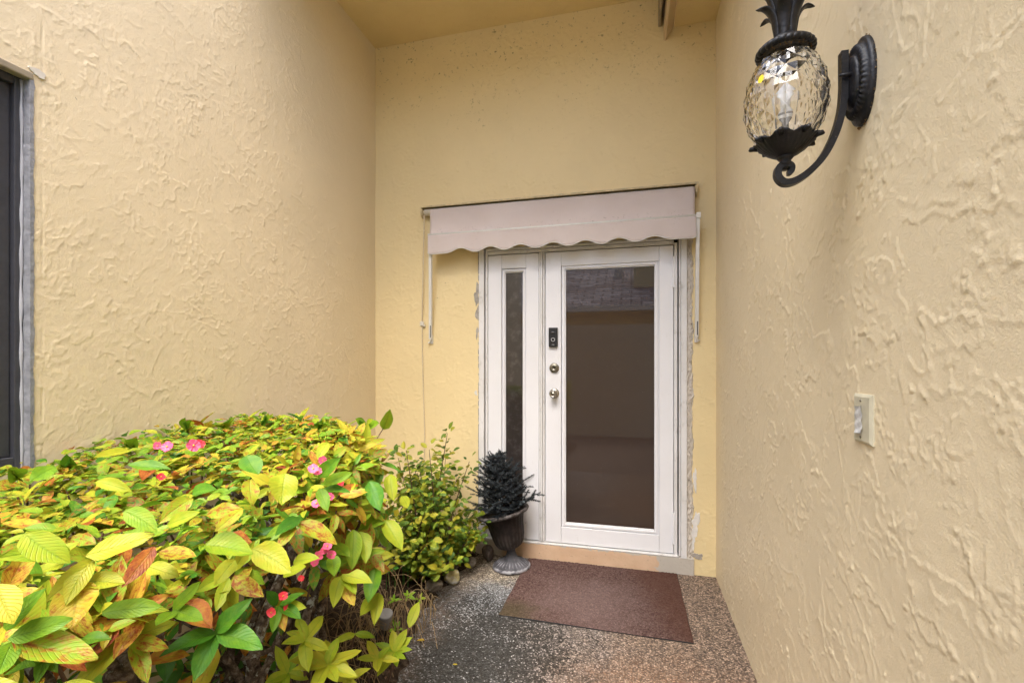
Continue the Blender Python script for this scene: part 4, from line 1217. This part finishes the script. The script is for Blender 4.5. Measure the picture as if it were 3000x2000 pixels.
for h in [(465, 878, 828, 788, .42, .67, .1), (130, 760, 330, 930, .55, .55, .35), (380, 850, 0, 860, .40, .54, .1), (1108, 822, 1358, 832, .60, .50, .05), (1312, 622, 1158, 742, .40, .66, .75), (1040, 570, 850, 672, .46, .55, .75),
          (905, 715, 1052, 652, .48, .58, .3), (670, 640, 870, 710, .50, .46, .1), (505, 900, 300, 1110, .42, .68, .15), (1120, 660, 1285, 600, .50, .52, .9), (520, 480, 690, 515, .45, .60, .1, -1.2), (860, 860, 1060, 880, .50, .70, .9),
          (1040, 540, 1150, 490, .55, .28, .05, -.95), (690, 390, 920, 410, .34, .30, 0, -1.15), (300, 400, 150, 470, .55, .36, .1, -1.25), (700, 310, 495, 340, .32, .66, .3, -1.55)]:
    hero(zb_, *h)
for h in [(252, 435, 215, 588, .85, .62, .1), (72, 845, 302, 935, .58, .66, .1), (435, 455, 520, 340, .46, .36, 0), (455, 490, 602, 440, .38, .40, 0), (465, 515, 592, 525, .36, .26, 0), (430, 520, 490, 622, .46, .36, 0), (790, 690, 882, 832, .52, .58, .1, -.83),
          (790, 690, 645, 702, .50, .46, .15, -.83), (620, 740, 622, 942, .44, .48, .2, -.84), (655, 750, 718, 905, .46, .54, .3, -.84), (555, 985, 708, 1000, .50, .60, .15), (553, 990, 487, 1142, .46, .60, .2), (560, 995, 600, 1150, .46, .80, .8), (562, 985, 642, 1062, .5, .54, .5),
          (745, 1090, 648, 1196, .46, .60, .1), (750, 1080, 752, 1232, .42, .62, .2), (738, 945, 722, 1118, .50, .30, .1), (330, 680, 186, 752, .48, .20, 0), (705, 480, 772, 632, .50, .22, 0), (820, 440, 812, 578, .52, .60, .2, -.88), (215, 1150, 170, 1298, .36, .34, 0),
          (220, 1150, 342, 1205, .40, .26, 0), (220, 1145, 332, 1085, .38, .26, 0), (205, 1145, 155, 1060, .42, .20, 0), (225, 1160, 235, 1280, .36, .86, .7), (230, 1150, 355, 1150, .40, .62, .3), (295, 915, 418, 880, .50, .60, .1), (240, 985, 362, 950, .52, .60, .1),
          (500, 880, 536, 982, .55, .42, 0), (325, 700, 525, 792, .42, .58, .95), (300, 715, 228, 832, .46, .58, .85), (40, 340, 90, 450, .75, .28, .1, -.95), (615, 425, 725, 385, .45, .42, .1, -.9), (780, 195, 822, 98, .50, .48, .1, -1.05), (60, 470, 55, 590, .60, .58, .8), (480, 270, 420, 345, .5, .60, .3, -.95),
          (880, 560, 925, 620, .5, .60, .2, -.95), (520, 820, 590, 880, .5, .45, .1, -.86)]:
    hero(zc_, *h)
idf = lambda x, y: (x, y)
for (u, v, xp) in ((432, 990, -1.72), (604, 975, -1.66), (738, 985, -1.35), (842, 985, -1.18), (160, 1075, -1.7), (40, 1100, -1.6), (300, 1030, -1.7), (690, 985, -1.5), (520, 985, -1.68)):
    for k in range(R.randint(3, 5)):
        a = R.uniform(.35, 2.8)
        l = R.uniform(20, 34)
        hero(idf, u, v, u + l * cos(a), v - l * sin(a) * .9, R.uniform(.5, .7), R.choice((.22, .3, .4, .5, .62)), .1, xp)
w0, w1, w2 = on_x(*zc_(690, 300), -1.06), on_x(*zc_(745, 250), -1.05), on_x(*zc_(782, 190), -1.05)
mesh_obj('branch', *tube_data([w0, w1, w2], [.003, .0025, .002], 6), M['twig'], hedge, smooth=True)
build_leaves(hedge, HL, M['leaf'], 3)
TWIGS.obj('twigs', M['twig'], hedge)['kind'] = 'stuff'
# woody, lichen-covered branches
R2 = random.Random(9)
for k in range(26):
    y = .25 + 1.65 * k / 25 + R2.uniform(-.08, .08); x = R2.uniform(-1.55, -1.02)
    xr = hedge_right(y)
    pts = [Vector((x, y, -.02)), Vector((x + R2.uniform(-.1, .12), y + R2.uniform(-.12, .12), .3)), Vector((x + R2.uniform(-.1, .22), y + R2.uniform(-.2, .2), .58)), Vector((min(x + R2.uniform(-.1, .38), xr - .06), y + R2.uniform(-.25, .25), .82)), Vector((min(x + R2.uniform(-.1, .40), xr - .05), y + R2.uniform(-.3, .3), .96))]
    path_ = spline(pts, 22)
    rad = [(.017 if k % 3 else .024) * (1 - .62 * i / 22) * R2.uniform(.88, 1.15) for i in range(23)]
    mesh_obj('branch', *tube_data(path_, rad, 8), M['bark'], hedge, smooth=True)
for pts, r0 in [([za(760, 850), za(900, 950), za(1040, 1080), za(1180, 1190)], .013), ([za(1500, 270), za(1720, 330), za(1850, 380), za(2010, 430), za(2050, 520)], .008), ([za(2040, 170), za(2090, 330), za(2190, 480), za(2290, 600)], .008), ([za(2280, 250), za(2170, 450)], .005),
                ([za(2352, 880), za(2220, 930), za(2080, 970)], .007), ([za(2352, 960), za(2220, 1100), za(2120, 1230)], .008), ([za(940, 640), za(760, 830)], .004)]:
    w = [on_x(u, v, -.94 - .03 * i) for i, (u, v) in enumerate(pts)]
    mesh_obj('branch', *tube_data(spline(w, 12), [r0 * (1 - .3 * i / 12) * R2.uniform(.85, 1.2) for i in range(13)], 8), M['bark'], hedge, smooth=True)
# thick lichen-covered stump of a branch
w = [on_x(*za(1000, 1180), -.98), on_x(*za(1120, 980), -1.0), on_x(*za(1200, 800), -1.04)]
mesh_obj('branch', *tube_data(spline(w, 14), [.030 * R2.uniform(.75, 1.15) for _ in range(15)], 10), M['bark'], hedge, smooth=True)
# flowers: two rounded bracts round a small eye
def bract_pair(r, seed):
    rr = random.Random(seed); vs, fs = [], []
    for side in (0, pi):
        o_ = len(vs); vs.append((.0, 0, .0006 if side else 0))
        n = 14
        for i in range(n + 1):
            a = side - 1.75 + 3.5 * i / n
            k = r * (.95 + .12 * cos((a - side) * 2) - .22 * math.exp(-((a - side) / .25) ** 2))
            vs.append((k * cos(a), k * sin(a) * 1.05, .20 * k + (.0012 if side else 0) + .0012 * sin(i * 1.9)))
        for i in range(n): fs.append((o_, o_ + 1 + i, o_ + 2 + i))
    return vs, fs
fl_me = []
for k in range(4):
    v, f = bract_pair(.0125, k); me = bpy.data.meshes.new('flower'); me.from_pydata(v, [], f); me.update(); me.materials.append(M['petal'] if k < 3 else M['petal_red']); me.polygons.foreach_set('use_smooth', [True] * len(f)); fl_me.append(me)
v, f = lathe_data([(.0018, .002), (.0017, .004), (0, .005)], 10)
eye = bpy.data.meshes.new('flower_eye'); eye.from_pydata(v, [], f); eye.update(); eye.materials.append(M['petal_eye'])
hinv = wmat(hedge).inverted()
FL = [(zc_(402, 412), 1.5, 0, -.80), (zc_(425, 425), 1.2, 1, -.80), (zc_(452, 365), 1.3, 1, -.82), (zc_(420, 600), 1.5, 0, -.80), (zc_(440, 575), 1.2, 2, -.80), (zc_(492, 562), 1.2, 1, -.82), (zc_(548, 486), 1.1, 3, -.84), (zc_(478, 832), 1.35, 0, -.79), (zc_(498, 875), 1.35, 1, -.79), (zc_(430, 880), 1.3, 2, -.79), (zc_(408, 918), 1.1, 0, -.80),
      (zc_(462, 850), 1.2, 2, -.80), (zc_(335, 1002), .9, 3, -.82), (zc_(238, 1098), 1.15, 3, -.79), (zc_(262, 1165), 1.1, 3, -.79), (zc_(175, 1186), 1.1, 3, -.79), (zb_(905, 292), 1.6, 0, -1.22), (zb_(1045, 285), 1.9, 1, -1.18), (zb_(1078, 278), 1.5, 3, -1.18), (zb_(850, 285), 1.1, 2, -1.22), (zb_(868, 455), 1.0, 3, -1.05)]
for (uv_, s_, k, xp) in FL:
    p = on_x(*uv_, xp); toC = (Vector((0, 0, CZ)) - p).normalized(); p = p + toC * .02
    ax = (toC + Vector((R2.uniform(-.45, .45), R2.uniform(-.45, .45), R2.uniform(0, .5)))).normalized()
    o = bpy.data.objects.new('flower', fl_me[k]); COL.objects.link(o); o.parent = hedge; o.matrix_parent_inverse = hinv
    o.matrix_basis = Matrix.Translation(p) @ Vector((0, 0, 1)).rotation_difference(ax).to_matrix().to_4x4() @ Matrix.Rotation(R2.random() * 6, 4, 'Z') @ Matrix.Scale(s_ * .74, 4)
    e = bpy.data.objects.new('flower_eye', eye); COL.objects.link(e); e.parent = o

# ---- small-leaved shrub against the back wall
shrub = empty('shrub', (-1.22, 2.80, 0), 'small leaved yellow green shrub between the hedge and the urn', 'shrub')
SL = []
R3 = random.Random(31)
stems = []
for k in range(46):
    bx, by = R3.uniform(-1.34, -1.14), R3.uniform(2.70, 2.92)
    tx = R3.uniform(-1.60, -.99); ty = R3.uniform(2.34, 3.12)
    hh = R3.uniform(.25, .90) * (1 - .50 * abs(tx + 1.30) / .30)
    stems.append((bx, by, tx, ty, max(.22, hh)))
stems += [(-1.2, 2.8, -1.14, 2.80, .93), (-1.2, 2.8, -1.02, 2.88, .74), (-1.2, 2.85, -1.00, 2.95, .40), (-1.15, 2.85, -1.01, 2.9, .30), (-1.2, 2.9, -1.06, 3.0, .36), (-1.25, 2.7, -1.38, 2.6, .80), (-1.25, 2.7, -1.30, 2.55, .86), (-1.25, 2.8, -1.22, 2.7, .84), (-1.18, 2.9, -1.0, 3.02, .30), (-1.2, 2.8, -.98, 2.86, .24)]
for i, (bx, by, tx, ty, hh) in enumerate(stems):
    mid = Vector(((bx + tx) / 2 + R3.uniform(-.05, .05), (by + ty) / 2, hh * .55))
    path_ = spline([(bx, by, -.01), mid, (tx, ty, hh)], 16)
    mesh_obj('stem', *tube_data(path_, [.006 * (1 - .7 * q / 16) for q in range(17)], 6), M['twig'], shrub, smooth=True)
    for q in range(4, 17):
        for rep in range(4 if q < 15 else 5):
            c = path_[q]
            side = Vector((R3.uniform(-1, 1), R3.uniform(-1, 1), R3.uniform(-.2, .7))).normalized()
            c2 = c + side * R3.uniform(.005, .065)
            d = side + Vector((0, 0, R3.uniform(-.5, .4)))
            k = R3.random()
            hue = R3.uniform(.32, .60) if k < .40 else R3.uniform(.60, .90) if k < .85 else R3.uniform(.05, .3)
            SL.append(Leaf(c2, d, Vector((R3.uniform(-.3, .3), -.5 + R3.uniform(-.4, .4), .9)), R3.uniform(.030, .056), R3.uniform(.54, .70), hue, R3.random() * .3))
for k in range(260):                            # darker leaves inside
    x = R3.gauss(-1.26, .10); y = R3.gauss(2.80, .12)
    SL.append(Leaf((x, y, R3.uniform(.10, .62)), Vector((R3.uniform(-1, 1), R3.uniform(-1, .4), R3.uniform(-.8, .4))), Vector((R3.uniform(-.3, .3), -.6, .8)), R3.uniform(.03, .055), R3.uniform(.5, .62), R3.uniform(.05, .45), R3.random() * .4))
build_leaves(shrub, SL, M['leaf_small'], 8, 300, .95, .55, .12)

# ---- low plants at the rim of the bed
def low_plant(name, label, base, heads, seed, cat='plant'):
    pl = empty(name, base, label, cat); rr = random.Random(seed); LL = []
    for (px, py, pz, n, L0, L1, hue) in heads:
        c = Vector((px, py, pz))
        mesh_obj('stem', *tube_data(spline([Vector(base) + Vector((0, 0, -.01)), (Vector(base) + c) * .5 + Vector((rr.uniform(-.03, .03), 0, .03)), c], 10), .004, 6), M['twig'], pl, smooth=True)
        a0 = rr.random() * 6
        ax = Vector((.35, -.55, 1)).normalized(); e1 = ax.orthogonal().normalized(); e2 = ax.cross(e1)
        for k in range(n):
            a = a0 + k * 2.39996; el = radians(rr.uniform(48, 84))
            d = ax * cos(el) + (e1 * cos(a) + e2 * sin(a)) * sin(el) - Vector((0, 0, .12))
            LL.append(Leaf(c, d, ax + Vector((0, 0, .3)), rr.uniform(L0, L1), rr.uniform(.36, .46), min(1, hue + rr.uniform(-.1, .1)), rr.random() * .55, 1 if rr.random() < .3 else 0, True))
    build_leaves(pl, LL, M['leaf'], seed)
    return pl
def hd(u, v, x): p = on_x(u, v, x); return (p.x, p.y, p.z)
low_plant('sapling', 'low yellow leaved plant at the bed rim, nearest the bottom of the hedge', (-1.02, 1.36, 0), [(*hd(752, 1525, -.82), 8, .06, .105, .62), (*hd(700, 1470, -.86), 6, .05, .08, .56), (*hd(660, 1545, -.96), 5, .05, .09, .52), (*hd(815, 1455, -.86), 2, .06, .08, .58), (*hd(800, 1560, -.81), 5, .05, .08, .60)], 51)
low_plant('sapling', 'low yellow leaved plant leaning over the dark stained path edge', (-.98, 1.62, 0), [(*hd(905, 1497, -.80), 9, .055, .10, .58), (*hd(868, 1512, -.82), 5, .05, .075, .60), (*hd(940, 1440, -.80), 1, .09, .10, .66)], 52)
low_plant('seedling', 'tiny green seedling on bare soil beside the grey stones', (-1.22, 2.42, 0), [(-1.22, 2.41, .07, 5, .035, .055, .42), (-1.16, 2.44, .05, 4, .03, .05, .5), (-1.28, 2.36, .06, 4, .03, .05, .40)], 53)
low_plant('seedling', 'small green seedling low beside the garden light', (-1.16, 2.14, 0), [(-1.14, 2.13, .05, 4, .03, .05, .40), (-1.10, 2.10, .035, 3, .03, .045, .62)], 54)
# clover
clo = empty('clover', (-1.36, 2.62, 0), 'bright green three leaved clover under the small leaved shrub', 'clover')
R4 = random.Random(77)
for k in range(11):
    c = Vector((-1.36 + R4.uniform(-.10, .10), 2.60 + R4.uniform(-.08, .08), R4.uniform(.10, .25)))
    acc = Acc().add(tube_data([(c.x, c.y, 0), c], .0014, 4, False)); acc.obj('stalk', M['clover'], clo)
    for j in range(3):
        a = j * 2.094 + R4.random(); vs = [c]
        for i in range(9):
            b = a - .75 + 1.5 * i / 8; r = .026 * (1 - .28 * math.exp(-((b - a) / .18) ** 2)) * (cos((b - a) * .8))
            vs.append(c + Vector((cos(b) * r, sin(b) * r - .1 * r, .35 * r)))
        mesh_obj('leaflet', vs, [tuple(range(10))], M['clover'], clo)
# dry grass at the foot of the hedge
acc = Acc(); R5 = random.Random(12)
for k in range(150):
    x = R5.uniform(-1.38, -1.02); y = R5.uniform(1.75, 2.42)
    d = Vector((R5.uniform(-.6, .5), R5.uniform(-.7, .4), R5.uniform(.1, 1.0))) * R5.uniform(.2, .42)
    p = Vector((x, y, .01)); acc.add(tube_data(spline([p, p + d * .55 + Vector((0, 0, .05)), p + d + Vector((0, 0, -.05))], 6), [.0022, .002, .0018, .0016, .0014, .0012, .001], 3, False))
o = acc.obj('dry_grass', M['straw']); o['kind'] = 'stuff'; tag(o, 'tangle of dry straw coloured grass under the end of the hedge', 'grass')
# leaf litter on the soil
acc = Acc()
for k in range(520):
    y = R5.uniform(.6, 3.15); x = R5.uniform(max(-1.7, path_edge(y) - .45), path_edge(y) - .01)
    s_ = R5.uniform(.006, .022); a = R5.random() * 6
    e1 = Vector((cos(a), sin(a), R5.uniform(-.2, .4))) * s_; e2 = Vector((-sin(a), cos(a), R5.uniform(-.3, .3))) * s_ * .45
    c = Vector((x, y, .045 + R5.random() * .012))
    acc.add(([c - e1, c - e2 * .9 + Vector((0, 0, .002)), c + e1, c + e2 * .9 + Vector((0, 0, .003))], [(0, 1, 2, 3)]))
o = acc.obj('leaf_litter', M['litter'], smooth=False); o['kind'] = 'stuff'; tag(o, 'brown dead leaf crumbs scattered over the planting bed', 'leaf litter')

# ------------------------------------------------------------------ stones
def stone(label, c, s, mat, seed, cuts=9):
    r_ = random.Random(seed); bm = bmesh.new(); bmesh.ops.create_icosphere(bm, subdivisions=3, radius=1)
    for k in range(cuts):
        n = Vector((r_.gauss(0, 1), r_.gauss(0, 1), r_.gauss(0, .8))).normalized(); dd = r_.uniform(.55, .86)
        for v in bm.verts:
            q = v.co.dot(n)
            if q > dd: v.co -= n * (q - dd)
    for v in bm.verts: v.co *= 1 + r_.uniform(-.025, .025)
    bmesh.ops.transform(bm, matrix=Matrix.Translation(c) @ Matrix.Rotation(r_.random() * 6, 4, 'Z') @ Matrix.Diagonal((*s, 1)), verts=bm.verts)
    o = bm_obj('stone', bm, mat); tag(o, label, 'stone', 'stones along the path edge'); return o
stone('pale grey and ochre faceted stone on the path edge', (-1.085, 2.745, .045), (.052, .045, .052), M['stone_y'], 3)
stone('low grey stone in the soil left of the ochre stone', (-1.165, 2.640, .028), (.072, .055, .042), M['stone_g'], 5)
stone('flat dark brown stone under the shrub behind the ochre stone', (-1.16, 2.90, .030), (.110, .055, .040), M['stone_d'], 8)
stone('small grey stone half hidden below the shrub leaves near the urn', (-1.055, 3.02, .022), (.045, .040, .034), M['stone_g'], 12)
stone('brown stone lump against the left end of the door step', (-.985, 3.17, .035), (.085, .045, .060), M['stone_d'], 15)

# ------------------------------------------------------------------ garden spike light lying among the leaves
gl = empty('garden_light', (-1.16, 2.05, 0), 'small grey plastic garden light on a black spike under the hedge', 'garden light')
TG = Matrix.Translation((-1.155, 2.05, .10)) @ Matrix.Rotation(radians(14), 4, 'X') @ Matrix.Rotation(radians(8), 4, 'Y')
v, f = lathe_data([(0, -.10), (.004, -.10), (.012, -.02), (.015, 0), (0, 0)], 12); mesh_obj('spike', [TG @ Vector(p) for p in v], f, M['black_plastic'], gl, smooth=False)
v, f = lathe_data([(0, .0), (.020, .0), (.026, .008), (.030, .055), (.034, .075), (.034, .082), (.028, .084), (0, .083)], 28); mesh_obj('housing', [TG @ Vector(p) for p in v], f, M['greyplastic'], gl, smooth=True)
boxes('shade', [(-1.245, -1.180, 2.01, 2.06, .055, .085)], M['black_plastic'], gl, bev=.006)
# fallen leaves on the path
for i, (u, v, L, hue, lab) in enumerate([(1040, 1525, .022, .8, 'tiny tan leaf on the black stained part of the path'), (1098, 1262, .03, .86, 'orange dead leaf on the rim of the bed below the shrub'), (975, 1470, .035, .84, 'brown curled dead leaf at the path edge by the leaning low plant')]):
    p = on_z(u, v, .008); rr = random.Random(i)
    V, F, UV = leaf_arrays(5, 2, .5, .5, -.1, .08, 0, rr)
    me = leaf_mesh('fallen_leaf', V * L, F, UV, np.tile((hue, .4, .3 + i * .2), (len(V), 1)), M['leaf'])
    o = bpy.data.objects.new('fallen_leaf', me); COL.objects.link(o); o.location = p; o.rotation_euler = (0, 0, i * 1.7); tag(o, lab, 'leaf')

# ------------------------------------------------------------------ across the court, seen in the door glass
cw = empty('court_wall', (-2.5, -2.6, 0), 'low tan stucco court wall mirrored in the door glass', 'wall')
boxes('wall', [(-9, 4, -2.75, -2.55, -.1, 2.10)], M['stucco'], cw, bev=0)
nb = empty('neighbour_house', (-2, -5, 0), 'neighbouring house with grey shingle roof mirrored in the door glass', 'house')
boxes('wall', [(-10, 5, -4.4, -4.15, -.1, 2.55)], M['soffit'], nb, bev=0)
def shingles():
    t = NT('grey_shingles'); p = t.pos()
    k = t.n.new('ShaderNodeTexBrick'); t.link(t.mapping(p, scale=(1, 1.1, 1)), k.inputs['Vector'])
    k.inputs['Scale'].default_value = 1.0; k.inputs['Brick Width'].default_value = .42; k.inputs['Row Height'].default_value = .16; k.inputs['Mortar Size'].default_value = .018
    k.inputs['Color1'].default_value = (.22, .20, .215, 1); k.inputs['Color2'].default_value = (.50, .47, .49, 1); k.inputs['Mortar'].default_value = (.06, .055, .06, 1)
    c = t.mix(t.ramp01(t.noise(p, 30, 4, .7), .3, .7), t.mix(1.0, k.outputs[0], (.7, .7, .72), 'MULTIPLY'), k.outputs[0])
    t.set(color=c, rough=.9, normal=t.bump(k.outputs['Fac'], -.01))
    return t.m
tn = math.tan(radians(25))
yy = [-3.62, -10.5]
vs = [(x, y, 2.60 + (-3.62 - y) * tn + dz) for dz in (0, -.12) for x in (-10, 5) for y in yy]
mesh_obj('roof', vs, [(0, 1, 3, 2), (4, 6, 7, 5), (0, 2, 6, 4), (1, 5, 7, 3), (0, 4, 5, 1), (2, 3, 7, 6)], shingles(), nb)
boxes('gutter', [(-10, 5, -3.61, -3.50, 2.46, 2.585)], M['armwhite'], nb, bev=.01)
boxes('soffit', [(-10, 5, -4.14, -3.62, 2.44, 2.455)], M['soffit'], nb, bev=0)
boxes('roof_vent', [(-.42, -.22, -5.75, -5.55, 3.40, 3.75)], M['armwhite'], nb, bev=.02)
boxes('upper_wall', [(.05, 3.5, -5.6, -4.7, 3.12, 5.2)], M['soffit'], nb, bev=0)
